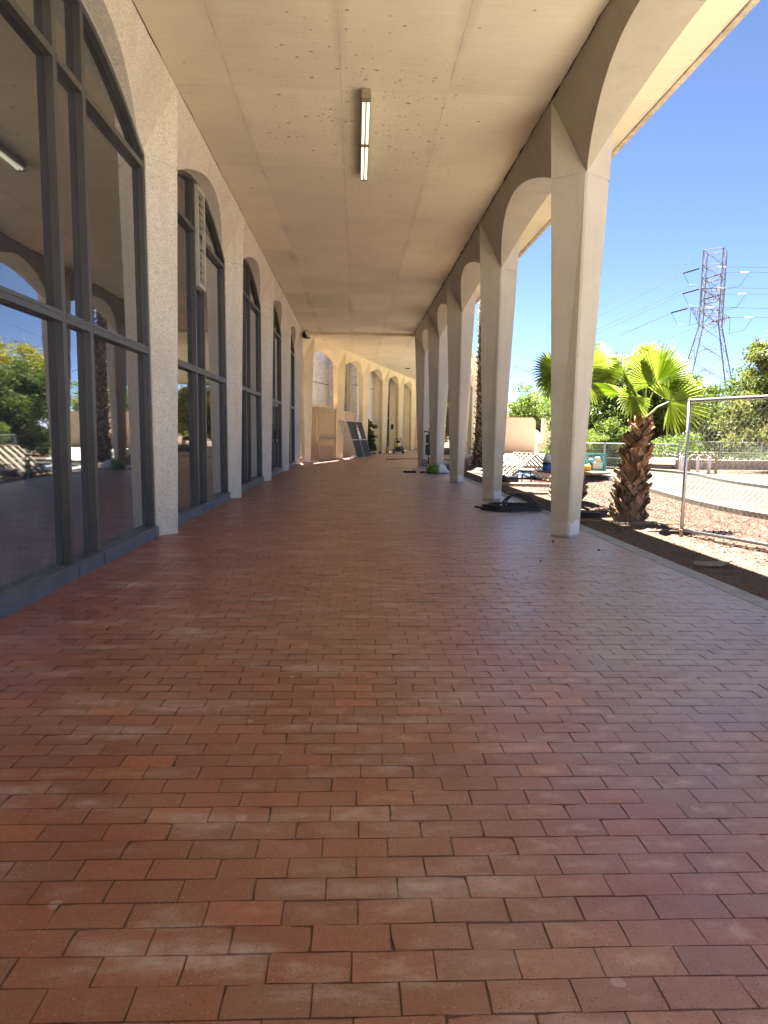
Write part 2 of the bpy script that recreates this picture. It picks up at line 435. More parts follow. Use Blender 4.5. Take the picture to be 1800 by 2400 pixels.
# ------------------------------------------------------------------ brick floor
def build_floor():
    pitch = .0972; W = .2032; g = .0012
    V = []; F3 = []; F4 = []; A = []
    rows = np.arange(-26, 600)
    cents = []
    for k in rows:
        y = 1.3967+(k+.5)*pitch
        xmin = -2.47 if y < 29.2 else -1.95+(y-29.6)*math.tan(A2)-.45
        xmax = 3.108 if y < 28 else 3.108+(y-28)*math.tan(A2)
        off = .119+(k % 2)*.1 + RNG.normal(0, .012)
        i0 = math.floor((xmin-off)/W); i1 = math.ceil((xmax-off)/W)
        for i in range(i0, i1):
            x0 = off+i*W; x1 = x0+W
            x0 = max(x0, xmin); x1 = min(x1, xmax)
            if x1-x0 < .02: continue
            cents.append((x0, x1, y-pitch/2, y+pitch/2))
    c = np.array(cents); n = len(c)
    jit = lambda s: RNG.normal(0, s, n)
    gx = .0003+np.abs(RNG.normal(0, .0005, n)); gy = .0003+np.abs(RNG.normal(0, .0005, n))
    x0 = c[:,0]+gx; x1 = c[:,1]-gx; y0 = c[:,2]+gy; y1 = c[:,3]-gy
    sk = jit(.0011); bev = .0006+np.abs(jit(.0007))
    z = jit(.0007); tx = jit(.0035); ty = jit(.005)
    cx = (x0+x1)/2; cy = (y0+y1)/2
    # outline of ten points with small chips and waviness
    K = [(0,0),(.33,0),(.68,0),(1,0),(1,.5),(1,1),(.66,1),(.31,1),(0,1),(0,.5)]; m = len(K)
    P = np.zeros((n, 2*m+1, 3))
    for q, (fx_, fy_) in enumerate(K):
        bx = x0+(x1-x0)*fx_; by = y0+(y1-y0)*fy_ + sk*(1-2*fx_)
        P[:,q,0] = bx; P[:,q,1] = by; P[:,q,2] = -.014
        chip = np.where(RNG.random(n) < .07, RNG.uniform(.002,.007,n), 0)*(1. if fx_ in (0,1) and fy_ in (0,1) else .35)
        inx = np.sign(.5-fx_)*(abs(fx_-.5) > .45); iny = np.sign(.5-fy_)*(abs(fy_-.5) > .45)
        ex = bx+inx*(bev+chip)+jit(.0006); ey = by+iny*(bev+chip)+jit(.0006)
        P[:,m+q,0] = ex; P[:,m+q,1] = ey
        P[:,m+q,2] = z+(ex-cx)*tx+(ey-cy)*ty-chip*.3
    P[:,2*m,0] = cx; P[:,2*m,1] = cy; P[:,2*m,2] = z+.0005
    idx = np.arange(n)[:,None]*(2*m+1)
    tri = []
    for q in range(m):
        k2 = (q+1) % m
        tri += [idx+np.array([[m+q, m+k2, 2*m]]), idx+np.array([[q, k2, m+k2]]), idx+np.array([[q, m+k2, m+q]])]
    tri = np.concatenate(tri)
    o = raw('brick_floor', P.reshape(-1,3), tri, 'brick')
    at = o.data.attributes.new('brick', 'FLOAT_COLOR', 'POINT')
    col = np.ones((n,2*m+1,4), np.float32)
    r1 = RNG.random(n); r2 = RNG.random(n)
    col[:,:,0] = r1[:,None]; col[:,:,2] = r2[:,None]; col[:,:2*m,1] = 0; col[:,2*m,1] = 1
    at.data.foreach_set('color', col.ravel())
    tag(o, 'red brick walkway in running bond under the canopy', kind='structure')
    b = MB(); b.prism([(-3.2,-2.5),(3.108,-2.5),(3.108,28),(3.108+32*math.tan(A2),60),(6.2,60),(-2.6,29.2),(-3.2,29)], -.07, -.0045)
    j = b.build('joint_sand', 'mortar'); tag(j, 'dark sand filling the joints of the brick walkway', kind='structure')
build_floor()

g = MB(); S = 4000
g.add([(-S,-S,GZ),(S,-S,GZ),(S,S,GZ),(-S,S,GZ)], [(0,1,2,3)])
tag(g.build('ground', 'ground'), 'dry gravel ground beside the walkway', kind='structure')

k = MB()
ys = list(np.arange(-2.5, 28.01, 2.412))+[28.0]
for a, b_ in zip(ys[:-1], ys[1:]):
    k.bbox((3.205, (a+b_)/2, -.1), (.19, b_-a-.006, .206), .008)
for q in range(12):
    a = q*2.5; c = (3.205+D2[0]*(a+1.25)+.0, 28+D2[1]*(a+1.25), -.1)
    k.bbox(c, (.19, 2.49, .206), .008, -A2)
tag(k.build('kerb', 'kerb'), 'narrow concrete kerb along the edge of the bricks', kind='structure')

# road curving past the gravel bed
def smooth_line(pts, n=40):
    P = np.array(pts, float); t = np.linspace(0, len(P)-1, n); out = []
    for u in t:
        i = min(int(u), len(P)-2); f = u-i
        p0 = P[max(i-1,0)]; p1 = P[i]; p2 = P[i+1]; p3 = P[min(i+2, len(P)-1)]
        out.append(.5*((2*p1)+(-p0+p2)*f+(2*p0-5*p1+4*p2-p3)*f*f+(-p0+3*p1-3*p2+p3)*f**3))
    return np.array(out)
near = smooth_line([(13.,-14),(9.2,4.5),(7.17,11.64),(7.85,18.75),(8.1,22.6),(7.0,24.9),(4.6,25.4)], 60)
far = smooth_line([(18.,-14),(13.0,6),(11.1,18.1),(12.0,24.5),(11.2,27.6),(8.5,28.3),(4.6,28.3)], 60)
r = MB(); r.add([(x,y,GZ+.02) for x,y in near]+[(x,y,GZ+.02) for x,y in far], [(i, i+60, i+61, i+1) for i in range(59)])
for i in (17, 24, 31):   # expansion joints are cut by thin dark strips
    pass
tag(r.build('road', 'road'), 'pale grey service road curving behind the gravel', kind='structure')
kb = MB()
for L, sgn in ((near, -1), (far, 1)):
    for i in range(59):
        a, b_ = Vector((*L[i], 0)), Vector((*L[i+1], 0)); t_ = (b_-a).normalized(); nrm = Vector((t_.y, -t_.x, 0))*sgn
        if L is far: nrm = Vector((t_.y, -t_.x, 0))
        else: nrm = Vector((-t_.y, t_.x, 0))
        w = .30
        q = [a, b_, b_+nrm*w, a+nrm*w]
        kb.add([(p.x,p.y,GZ-.02) for p in q]+[(p.x,p.y,GZ+.10) for p in q], [(4,5,6,7),(0,1,5,4),(2,3,7,6),(1,2,6,5),(3,0,4,7)])
tag(kb.build('road_kerb', 'road_kerb'), 'pale concrete kerbs on both sides of the service road', kind='structure')
pth = MB(); pth.prism([(5.0,30.6),(8.4,30.5),(12,41),(34,41),(34,58),(12.6,58)], GZ-.02, GZ+.012); pth.prism([(-3.,-34),(26,-34),(16,-2),(8.6,4.2),(6.6,8.6),(4.1,4.6),(3.31,4.2),(3.31,-2.6),(-3.,-2.6)], GZ-.02, GZ+.012)  # the slab around the camera is an unseen apron added to bounce light
tag(pth.build('paving_and_bounce_apron', 'paving_and_bounce_apron'), 'sunlit pale paving in front of the pink wall and unseen added bounce apron', kind='structure')

# pebbles of the gravel bed, nobody could count them
def pebbles():
    N = 52000
    y = 4.5+ (RNG.random(N)**1.5)*21; x = 3.32+RNG.random(N)*(1.0+ (y*.20+2.2))
    keep = (x < np.interp(y, near[:,1][:50], near[:,0][:50])-.35)
    dens = np.clip((x-3.9)/1.6, .28, 1); keep &= RNG.random(N) < dens
    x = x[keep]; y = y[keep]; n = len(x)
    s = RNG.uniform(.008, .024, n)*np.where(x < 4.4, .6, 1.)
    base = np.array([(1,0,0),(0,1,0),(-1,0,0),(0,-1,0),(0,0,.75),(.7,.7,.5),(-.7,.6,.45)])
    base = np.array([(1,0,0),(.2,1,.1),(-1,.1,0),(-.1,-1,.1),(.1,0,.8)])
    a = RNG.random(n)*2*PI; ca, sa = np.cos(a), np.sin(a)
    B = base[None]*(1+RNG.normal(0,.22,(n,5,3)))
    P = np.empty((n,5,3)); 
    P[:,:,0] = x[:,None]+s[:,None]*(B[:,:,0]*ca[:,None]-B[:,:,1]*sa[:,None])*1.2
    P[:,:,1] = y[:,None]+s[:,None]*(B[:,:,0]*sa[:,None]+B[:,:,1]*ca[:,None])
    P[:,:,2] = GZ+.001+s[:,None]*B[:,:,2]
    idx = np.arange(n)[:,None]*5
    F = np.concatenate([idx+np.array([[q,(q+1)%4,4]]) for q in range(4)])
    o = raw('gravel', P.reshape(-1,3), F, 'pebble')
    tag(o, 'pinkish landscape gravel spread between walkway and road', 'gravel', kind='stuff')
pebbles()

# ------------------------------------------------------------------ arcade modules
def mapper(ox, oy, ang):
    d = (math.sin(ang), math.cos(ang)); nn = (math.cos(ang), -math.sin(ang))
    return lambda u, w, z: (ox+d[0]*u+nn[0]*w, oy+d[1]*u+nn[1]*w, z)
def arch_z(d, dm, zs=ZS, zc=ZC):
    t_ = min(abs(d)/dm, 1.); return zs+(zc-zs)*(1-t_**1.95)
def panel(mp, u0, bs, wt, L=BAY, zs=ZS, zc=ZC, h=H):
    b = MB(); mid = u0+L/2; dm = L/2-bs; n = 20
    wz = lambda z: wt*(z-zs)/(h-zs)
    for half in (0, 1):
        c = []; top = []
        for i in range(n+1):
            f = i/n*.5+half*.5
            u = u0+bs+(L-2*bs)*f; z = arch_z(u-mid, dm, zs, zc); tu = u0+L*f
            if half == 0 and i == n: u -= .004; tu -= .004
            if half == 1 and i == 0: u += .004; tu += .004
            c.append((u, z)); top.append(tu)
        vs = []; fs = []
        for i in range(n+1):
            u, z = c[i]
            vs += [mp(top[i], wt, h), mp(u, wz(z), z), mp(u, -wz(z), z), mp(top[i], -wt, h)]
        for i in range(n):
            for q in range(3):
                fs.append((i*4+q, i*4+q+1, (i+1)*4+q+1, (i+1)*4+q))
        b.add(vs, fs)
    z = zc; w = wz(zc)-.012
    vs = [mp(mid+du, ww, zz) for zz, wq in ((zc+.006, w), (h, wt-.012)) for du, ww in ((-.01, wq), (.01, wq), (.01, -wq), (-.01, -wq))]
    b.add(vs, [(3,2,1,0),(0,1,5,4),(1,2,6,5),(2,3,7,6),(3,0,4,7)])
    return b
def column(mp, u0, bb, bs, wb, wt, ch=.014, zs=ZS, h=H):
    b = MB()
    nose = lambda z: wb+(wt-wb)*z/h
    def loop(z, ins=0., c=None):
        f = z/zs; bu = bb+(bs-bb)*f-ins; w = nose(z)-ins*1.3; c = ch if c is None else c
        return [mp(u0, w, z), mp(u0+bu, c, z), mp(u0+bu, -c, z), mp(u0, -w, z), mp(u0-bu, -c, z), mp(u0-bu, c, z)]
    lv = [loop(0), loop(zs-.05), loop(zs-.022), loop(zs-.020, .012), loop(zs-.002, .012), loop(zs, 0., 0.004)]
    b.loft(lv, True, False)
    # upper facets from spring line to the soffit
    S1 = mp(u0+bs, 0, zs); S0 = mp(u0-bs, 0, zs)
    for sg in (1, -1):
        Nn = mp(u0, sg*nose(zs), zs); T = mp(u0, sg*wt, h)
        b.add([Nn, S1, T, S0], [(0,1,2),(0,2,3)] if sg > 0 else [(1,0,2),(2,0,3)])
    return b

# ------------------------------------------------------------------ the left building with its window wall
OB = (XL, Y0, 0.)
bld = thing('arcade_building', 'exposed aggregate building whose arched dark windows line the left of the walkway', 'building', OB)
mpL = mapper(XL, Y0, 0.)
LB = dict(bb=.27, bs=.355, wb=.2545, wt=.352)
for i in range(-3, 5):
    column(mpL, i*BAY, LB['bb'], LB['bs'], LB['wb'], LB['wt'], .006).build('column', 'aggregate', bld, origin=OB)
for i in range(-3, 4):
    panel(mpL, i*BAY, LB['bs'], LB['wt']).build('arch_panel', 'aggregate', bld, origin=OB)

def window(i, louver=False, doors=False):
    u0 = i*BAY; u1 = u0+BAY; mid = (u0+u1)/2
    jb = lambda z: LB['bb']+(LB['bs']-LB['bb'])*min(z/ZS, 1)-.01
    m1, m2 = mid-.30, mid+.30
    zt, zu, zb = 2.21, 4.25, .135
    dm = BAY/2-LB['bs']
    f = MB()
    B = lambda p, q, a, b_: f.bar(mpL(*p), mpL(*q), a, b_, (1,0,0))
    # depth along x first (a), width second
    for sg, ue in ((1, u0), (-1, u1)):
        B((ue+sg*jb(.0)+sg*.03, .0, .0), (ue+sg*jb(ZS)+sg*.03, .0, ZS), .10, .07)
    for m in (m1, m2):
        zz = arch_z(m-mid, dm)
        B((m, .0, .12), (m, .0, zz-.05), .105, .075)
    segs = [(u0+jb(zt)+.06, m1-.0425), (m1+.0425, m2-.0425), (m2+.0425, u1-jb(zt)-.06)]
    for a, b_ in segs:
        if not (doors and a > m1-.1 and b_ < m2+.1):
            pass
        f.bar(mpL(a, .004, zt), mpL(b_, .004, zt), .10, .085, (1,0,0))
        f.bar(mpL(a, .045, zt+.018), mpL(b_, .045, zt+.018), .03, .018, (1,0,0))
    for a, b_ in [(u0+jb(zu)+.06, m1-.0425), (m1+.0425, m2-.0425), (m2+.0425, u1-jb(zu)-.06)]:
        f.bar(mpL(a, .004, zu), mpL(b_, .004, zu), .10, .065, (1,0,0))
    # curved head
    ring = []
    N = 40
    for q in range(N+1):
        u = u0+LB['bs']+(BAY-2*LB['bs'])*q/N; z = arch_z(u-mid, dm)
        dz = (arch_z(u+.01-mid, dm)-arch_z(u-.01-mid, dm))/.02; nl = math.hypot(1, dz); nu, nz = dz/nl, -1/nl
        z0 = z+.01
        ring.append([mpL(u, .05, z0), mpL(u+nu*.075, .05, z0+nz*.075), mpL(u+nu*.075, -.05, z0+nz*.075), mpL(u, -.05, z0)])
    f.loft(ring, True, True)
    w = f.build('window', 'frame', bld, origin=OB)
    # bead of pale sealant
    s_ = MB()
    s_.tube([Vector(mpL(u0+LB['bs']+(BAY-2*LB['bs'])*q/N, .056, arch_z(u0+LB['bs']+(BAY-2*LB['bs'])*q/N-mid, dm)+.0)) for q in range(N+1)], .011, 5)
    for sg, ue in ((1, u0), (-1, u1)):
        s_.tube([mpL(ue+sg*(jb(0)-.0), .056, .02), mpL(ue+sg*(jb(ZS)-.0), .056, ZS)], .010, 5)
    s_.build('sealant', 'seal', w)
    for o in kids(w): o.location = (-OB[0], -OB[1], -OB[2])
    s = MB()
    s.bar(mpL(u0+.26, .02, .06), mpL(u1-.26, .02, .06), .15, .12, (1,0,0))
    s.bar(mpL(u0+.27, .035, .125), mpL(u1-.27, .035, .125), .105, .022, (1,0,0))
    for m in (m1, m2): s.bar(mpL(m, .1, .008), mpL(m, .1, .118), .008, .012, (1,0,0))
    o = s.build('sill', 'sill', w, origin=OB)
    # panes, each set very slightly out of true
    gl = MB()
    e0, e1 = u0+jb(2)+.03, u1-jb(2)-.03
    for a, b_ in ((e0, m1), (m1, m2), (m2, e1)):
        for z0, z1 in ((.1, zt), (zt, zu)):
            if doors and a >= m1-.01 and z0 < 1: continue
            ta, tb = random.gauss(0, .0016), random.gauss(0, .0014)
            W = lambda u, z: -.012+ta*(u-(a+b_)/2)+tb*(z-(z0+z1)/2)
            gl.add([mpL(u, W(u,z), z) for u, z in ((a,z0),(b_,z0),(b_,z1),(a,z1))], [(0,1,2,3)])
        ta, tb = random.gauss(0, .002), random.gauss(0, .002)
        us = np.linspace(a, b_, 13); pts = [(u, zu) for u in us]+[(u, max(zu+.001, arch_z(u-mid, dm)-.01)) for u in us[::-1]]
        gl.add([mpL(u, -.012+ta*(u-(a+b_)/2)+tb*(z-4.5), z) for u, z in pts], [tuple(range(len(pts)))])
    gl.build('glass', 'glass', w, origin=OB)
    if louver:
        lv = MB(); a, b_ = m1+.05, m2-.05; z0, z1 = 3.46, 4.93
        for p, q in (((a+.03,.05,z0),(a+.03,.05,z1)), ((b_-.03,.05,z0),(b_-.03,.05,z1))): lv.bar(mpL(*p), mpL(*q), .09, .06, (1,0,0))
        for z in (z0+.03, z1-.03): lv.bar(mpL(a+.06,.05,z), mpL(b_-.06,.05,z), .09, .06, (1,0,0))
        nsl = 13
        for q in range(nsl):
            z = z0+.09+(z1-z0-.16)*q/(nsl-1)
            p = [mpL(a+.06, .085, z-.045), mpL(b_-.06, .085, z-.045), mpL(b_-.06, .0, z+.035), mpL(a+.06, .0, z+.035)]
            lv.add(p+[(x, y, zz+.006) for x, y, zz in p], [(3,2,1,0),(4,5,6,7),(0,1,5,4),(1,2,6,5),(2,3,7,6),(3,0,4,7)])
        o = lv.build('louver', 'louver', w, origin=OB); o['label'] = 'narrow grey metal louver high in the window'
    if doors:
        for (a, b_) in ((m1+.045, m2-.045), (m2+.045, m2+.95)):
            d_ = MB()
            for u in (a+.04, b_-.04): d_.bar(mpL(u,.01,.02), mpL(u,.01,2.16), .06, .09, (1,0,0))
            for z, hh in ((.11, .18), (1.02, .09), (2.1, .11)): d_.bar(mpL(a+.085,.01,z), mpL(b_-.085,.01,z), .06, hh, (1,0,0))
            gg = [mpL(u, -.005, z) for u, z in ((a+.05,.1),(b_-.05,.1),(b_-.05,2.1),(a+.05,2.1))]
            o = d_.build('door', 'frame', bld, origin=OB)
            q = MB(); q.add(gg, [(0,1,2,3)]); q.build('door_glass', 'glass', o, origin=OB)
            hd = MB(); hd.bar(mpL(b_-.05,.07,.95), mpL(b_-.05,.07,1.35), .05, .05, (1,0,0)); hd.bar(mpL(b_-.05,.04,1.1), mpL(b_-.05,.07,1.1), .03, .03, (0,0,1))
            hd.build('handle', 'black', o, origin=OB)
        nt = MB(); nt.bar(mpL(m1+.3,.012,1.5), mpL(m1+.3,.012,1.85), .004, .2, (1,0,0)); nt.build('notice', 'white', bld, origin=OB)
        gl2 = MB(); gl2.add([mpL(u, -.01, z) for u, z in ((m2+.95,.1),(e1,.1),(e1,zt),(m2+.95,zt))], [(0,1,2,3)]); gl2.build('side_light', 'glass', w, origin=OB)
    return w
window(-1); 
for i in (0, 1, 2, 3):
    pass
window(0, louver=True); window(1); window(2, doors=True); window(3)
e = MB(); e.box((-8.3, 28.55, 2.62), (11.4, .3, 5.24)); e.box((-8.6, 8.0, 5.5), (11.6, 52, .45)); e.box((-14.2, 8.0, 2.6), (.3, 52, 5.2))
e.build('wall', 'aggregate', bld, origin=OB)

# ------------------------------------------------------------------ walkway canopy with its right hand colonnade
OC = (XR, Y0, 0.)
can = thing('walkway_canopy', 'beige concrete canopy on tapered diamond columns and arches along the right of the walkway', 'canopy', OC)
mpR = mapper(XR, Y0, 0.)
RB = dict(bb=.155, bs=.235, wb=.18, wt=.394)
for i in range(-3, 5):
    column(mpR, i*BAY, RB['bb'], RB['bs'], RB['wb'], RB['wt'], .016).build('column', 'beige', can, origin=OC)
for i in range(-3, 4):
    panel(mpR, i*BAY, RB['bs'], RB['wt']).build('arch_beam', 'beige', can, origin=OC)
XO = 3.66
c = MB()
c.add([(XL-.2,-9,H),(XO-.10,-9,H),(XO-.10,28.32,H),(XL-.2,28.32,H)], [(0,3,2,1)])
c.build('ceiling', 'ceiling', can, origin=OC)
c = MB()
# drip groove and slab above
c.add([(XO-.10,-9,H),(XO-.085,-9,H+.02),(XO-.085,28.32,H+.02),(XO-.10,28.32,H)], [(0,3,2,1)])
c.add([(XO-.085,-9,H+.02),(XO-.07,-9,H),(XO-.07,28.32,H),(XO-.085,28.32,H+.02)], [(0,3,2,1)])
c.add([(XO-.07,-9,H),(XO,-9,H),(XO,28.32,H),(XO-.07,28.32,H)], [(0,3,2,1)])
c.add([(XO,-9,H),(XO,-9,H+.36),(XO,28.32,H+.36),(XO,28.32,H)], [(0,3,2,1)])
c.add([(XL-.2,-9,H+.36),(XO,-9,H+.36),(XO,28.32,H+.36),(XL-.2,28.32,H+.36)], [(0,1,2,3)])
c.add([(XL-.2,-9,H),(XO,-9,H),(XO,-9,H+.36),(XL-.2,-9,H+.36)], [(0,1,2,3)])
c.add([(XL-.2,28.32,H),(XO,28.32,H),(XO,28.32,H+.36),(XL-.2,28.32,H+.36)], [(3,2,1,0)])
c.build('roof_slab', 'fascia', can, origin=OC)
c = MB()
for s_, x in ((1, XR-RB['wt']-.008), (-1, XL+LB['wt']+.008)):
    n = 160; yy = np.linspace(-5.5, 28.2, n)
    rr = [max(.0015, .0045+random.gauss(0, .005)) for _ in yy]
    c.tube([(x+random.gauss(0,.004), y, H-.003) for y in yy], rr if s_ > 0 else [q*.55 for q in rr], 5)
c.build('joint_seal', 'dark_joint', can, origin=OC)

# ------------------------------------------------------------------ far wing turning to the right
OW = (-2.12, 29.7, 0.)
wing = thing('colonnade_wing', 'cream arcade turning right at the far end of the walkway with gate in first arch', 'building', OW)
H2 = 5.235
wA = .352
mpW = mapper(OW[0], OW[1], A2)
panel(mpW, -BAY, .27, wA, BAY, ZS, ZC-.02, H2).build('arch_panel', 'cream', wing, origin=OW)
for i in range(0, 7):
    column(mpW, i*BAY, .19, .27, .2, wA, .012, ZS, H2).build('column', 'cream', wing, origin=OW)
    panel(mpW, i*BAY, .27, wA, BAY, ZS, ZC-.02, H2).build('arch_panel', 'cream', wing, origin=OW)
mpO = mapper(XR, Y0+4*BAY, A2)
for i in range(0, 7):
    if i: column(mpO, i*BAY, .155, .235, .18, .394, .016, ZS, H2).build('column', 'beige', wing, origin=OW)
    panel(mpO, i*BAY, .235, .394, BAY, ZS, ZC-.02, H2).build('arch_panel', 'beige', wing, origin=OW)
def W(s_, t_): return (OW[0]+D2[0]*s_+N2[0]*t_, OW[1]+D2[1]*s_+N2[1]*t_)
def O2(s_, t_): return (XR+D2[0]*s_+N2[0]*t_, Y0+4*BAY+D2[1]*s_+N2[1]*t_)
poly = [(-2.72, 28.45), (3.66, 28.45), O2(1, .965), O2(34, .965), W(34, -.37), W(-1.2, -.37)]
c = MB(); c.add([(x,y,H2) for x,y in poly], [tuple(range(len(poly)-1,-1,-1))]); c.build('ceiling', 'ceiling', wing, origin=OW)
c = MB(); c.prism(poly, H2+.004, H2+.36); c.prism([(-2.72,28.335),(3.66,28.335),(3.66,28.46),(-2.72,28.46)], H2-.075, H2+.36)
c.build('roof_slab', 'cream', wing, origin=OW)
# low infill walls with a ledge in the first two arches
for s0, s1, hh, zb in ((.25, BAY-.2, 2.46, 2.40), (BAY+.2, 2*BAY-.2, 2.30, 0)):
    c = MB()
    p = [W(s0,-.42), W(s1,-.42), W(s1,-.57), W(s0,-.57)]; c.prism(p, zb, hh)
    p = [W(s0,-.36), W(s1,-.36), W(s1,-.63), W(s0,-.63)]; c.prism(p, hh+.002, hh+.11)
    c.build('infill_wall', 'infill', wing, origin=OW)
d_ = MB(); p = [W(4*BAY-.10,.5)]
# ceiling recessed lamp
q = MB(); x, y = W(2.9*BAY, 1.6); q.lathe([(.16,0),(.16,-.03),(.1,-.035)], 14, (x,y,H2)); q.build('recessed_lamp', 'dark_joint', wing, origin=OW)

# metal gate in the first arch
gx, gy = W(2.05, .02)
gate = thing('metal_gate', 'tan slatted metal gate with lock plate standing in the first far arch', 'gate', (gx, gy, 0.), -A2)
fx = MB()   # fixed side panel, local x = lateral, y = along arcade
for q in range(16): fx.box((-.02, -1.66+q*.062, 1.2), (.04, .030, 2.36))
for z in (.06, 2.38): fx.box((0, -1.19, z), (.05, 1.02, .07))
fx.build('side_panel', 'gate', gate)
dr = MB()
for y_ in (-.63, 2.0): dr.box((.03, y_, 1.2), (.07, .09, 2.4))
for z, hh in ((2.36, .09), (1.12, .13), (.06, .11)): dr.box((.03, .685, z), (.055, 2.54, hh))
ga = dr.build('gate_frame', 'gate', gate)
sl = MB()
for q in range(26): sl.box((.03, -.5+q*.095, 1.2), (.035, .052, 2.2))
sl.build('slats', 'gate', gate)
lk = MB(); lk.bbox((.08, 1.93, 1.15), (.05, .16, .24), .01); lk.lathe([(.02,0),(.03,.02),(.03,.05),(.015,.07)], 10, (.11,1.93,1.12)); lk.build('lock_plate', 'seal', gate)

# building behind the far arcade
OBK = (*W(0, -2.6), 0.)
back = thing('courtyard_building', 'pale aggregate building seen behind the far arcade across the courtyard', 'building', OBK)
def wallrun(cuts, T):
    wl = MB()
    for a, b_ in zip(cuts[:-1], cuts[1:]):
        for z0, z1 in ((0, 3.98), (4.0, 7.6)):
            wl.prism([W(a+.012,T), W(b_-.012,T), W(b_-.012,T-.3), W(a+.012,T-.3)], z0, z1-.02)
    wl.build('wall', 'granite', back, origin=OBK)
    wl = MB(); a, b_ = cuts[0], cuts[-1]; wl.prism([W(a+.02,T-.02), W(b_-.02,T-.02), W(b_-.02,T-.28), W(a+.02,T-.28)], 0, 7.5); wl.build('wall_core', 'dark_joint', back, origin=OBK)
SR = 2*BAY+.75; T = -.62; TB = -2.3
wallrun([-3., .55, 3.6, 6.1, 8.1, 11.2], TB); wallrun([SR, 11.9, 14.9, 16.4, 20.5, 24, 28, 34], T)
wl = MB(); wl.prism([W(SR,T-.30), W(SR+.3,T-.30), W(SR+.3,TB+.002), W(SR,TB+.002)], 0, 7.55); wl.build('return_wall', 'granite', back, origin=OBK)
for i in (3, 4, 5, 6):
    fn = MB(); fn.prism([W(i*BAY-.10,-.22), W(i*BAY+.10,-.22), W(i*BAY+.10,T+.002), W(i*BAY-.10,T+.002)], 0, 5.2)
    fn.build('fin_wall', 'cream', back, origin=OBK)
wn = MB(); wn.prism([W(SR-.02,-1.2), W(SR-.002,-1.2), W(SR-.002,-1.7), W(SR-.02,-1.7)], 2.3, 6.6); wn.build('window', 'glass', back, origin=OBK)
wn = MB()
for t_ in (-1.04, -1.74): wn.prism([W(SR-.14,t_), W(SR-.002,t_), W(SR-.002,t_-.14), W(SR-.14,t_-.14)], 2.2, 6.8)
wn.build('pilaster', 'stucco', back, origin=OBK)
dd = MB(); dd.prism([W(16.5,T+.06), W(18.5,T+.06), W(18.5,T+.002), W(16.5,T+.002)], 0, 4.7)
do = dd.build('door', 'glass', back, origin=OBK)
dd = MB()
for a in (16.44, 17.45, 18.42): dd.prism([W(a,T+.11), W(a+.09,T+.11), W(a+.09,T+.062), W(a,T+.062)], 0, 4.7)
dd.prism([W(16.53,T+.10), W(18.42,T+.10), W(18.42,T+.062), W(16.53,T+.062)], 2.25, 2.36)
dd.build('door_frame', 'frame', do, origin=OBK)
dd = MB(); dd.prism([W(4*BAY-.13,-.36), W(4*BAY-.105,-.36), W(4*BAY-.105,-.54), W(4*BAY-.13,-.54)], 1.55, 1.9); dd.build('wall_plaque', 'black', back, origin=OBK)

# leaning fence panels
def lean_panel(s0, s1, foot, label, front):
    x, y = W(s0, foot)
    o = thing('fence_panel', label, 'fence panel', (x, y, 0.), -A2, 'mesh fence panels leaning between the far columns')
    Ln = s1-s0; tl = R(17)
    up = Vector((-math.sin(tl), 0, math.cos(tl))); hgt = 1.92
    P = lambda a, b_, n_=0.: Vector((0, a, .02))+up*b_+Vector((math.cos(tl), 0, math.sin(tl)))*n_
    f = MB()
    for a in (0, Ln/2, Ln): f.tube([P(a,0), P(a,hgt)], .022, 6)
    for b_ in (.02, hgt*.5, hgt): f.tube([P(0,b_), P(Ln,b_)], .020, 6)
    f.build('frame', 'metal', o)
    if front:
        m_ = MB(); m_.add([P(.02,.02,-.004), P(Ln-.02,.02,-.004), P(Ln-.02,hgt-.02,-.004), P(.02,hgt-.02,-.004)], [(0,1,2,3)])
        for q in range(24): 
            a = .05+(Ln-.1)*q/23; m_.tube([P(a,.03,-.0), P(a,hgt-.03,-.0)], .004, 4)
        m_.build('mesh', 'mesh_dark', o)
        sg = MB(); a0, b0 = Ln*.47, 1.0
        sg.add([P(a0,b0+.42,.03), P(a0+.42,b0+.42,.03), P(a0+.42,b0+.74,.03), P(a0,b0+.74,.03)], [(0,1,2,3)]); 
        sgo = sg.build('warning_sign', 'red', o); 
        s2 = MB(); s2.add([P(a0,b0,.03), P(a0+.42,b0,.03), P(a0+.42,b0+.42,.03), P(a0,b0+.42,.03)], [(0,1,2,3)])
        s2.add([P(a0+.05,b0+.47,.034), P(a0+.37,b0+.47,.034), P(a0+.37,b0+.55,.034), P(a0+.05,b0+.55,.034)], [(0,1,2,3)])
        s2.build('notice_sheet', 'white', o)
    else:
        m_ = MB(); 
        for q in range(24):
            a = .05+(Ln-.1)*q/23; m_.tube([P(a,.03), P(a,hgt-.03)], .003, 4)
        m_.build('mesh', 'wire', o)
lean_panel(BAY-.10, BAY+2.75, .98, 'front dark mesh fence panel with red and white sign leaning on far arcade', True)
lean_panel(BAY-.28, BAY+2.5, .84, 'bare mesh fence panel leaning right behind the panel with the sign', False)
lean_panel(BAY-.42, BAY+2.3, .72, 'rearmost bare mesh fence panel, touching the far arcade wall', False)

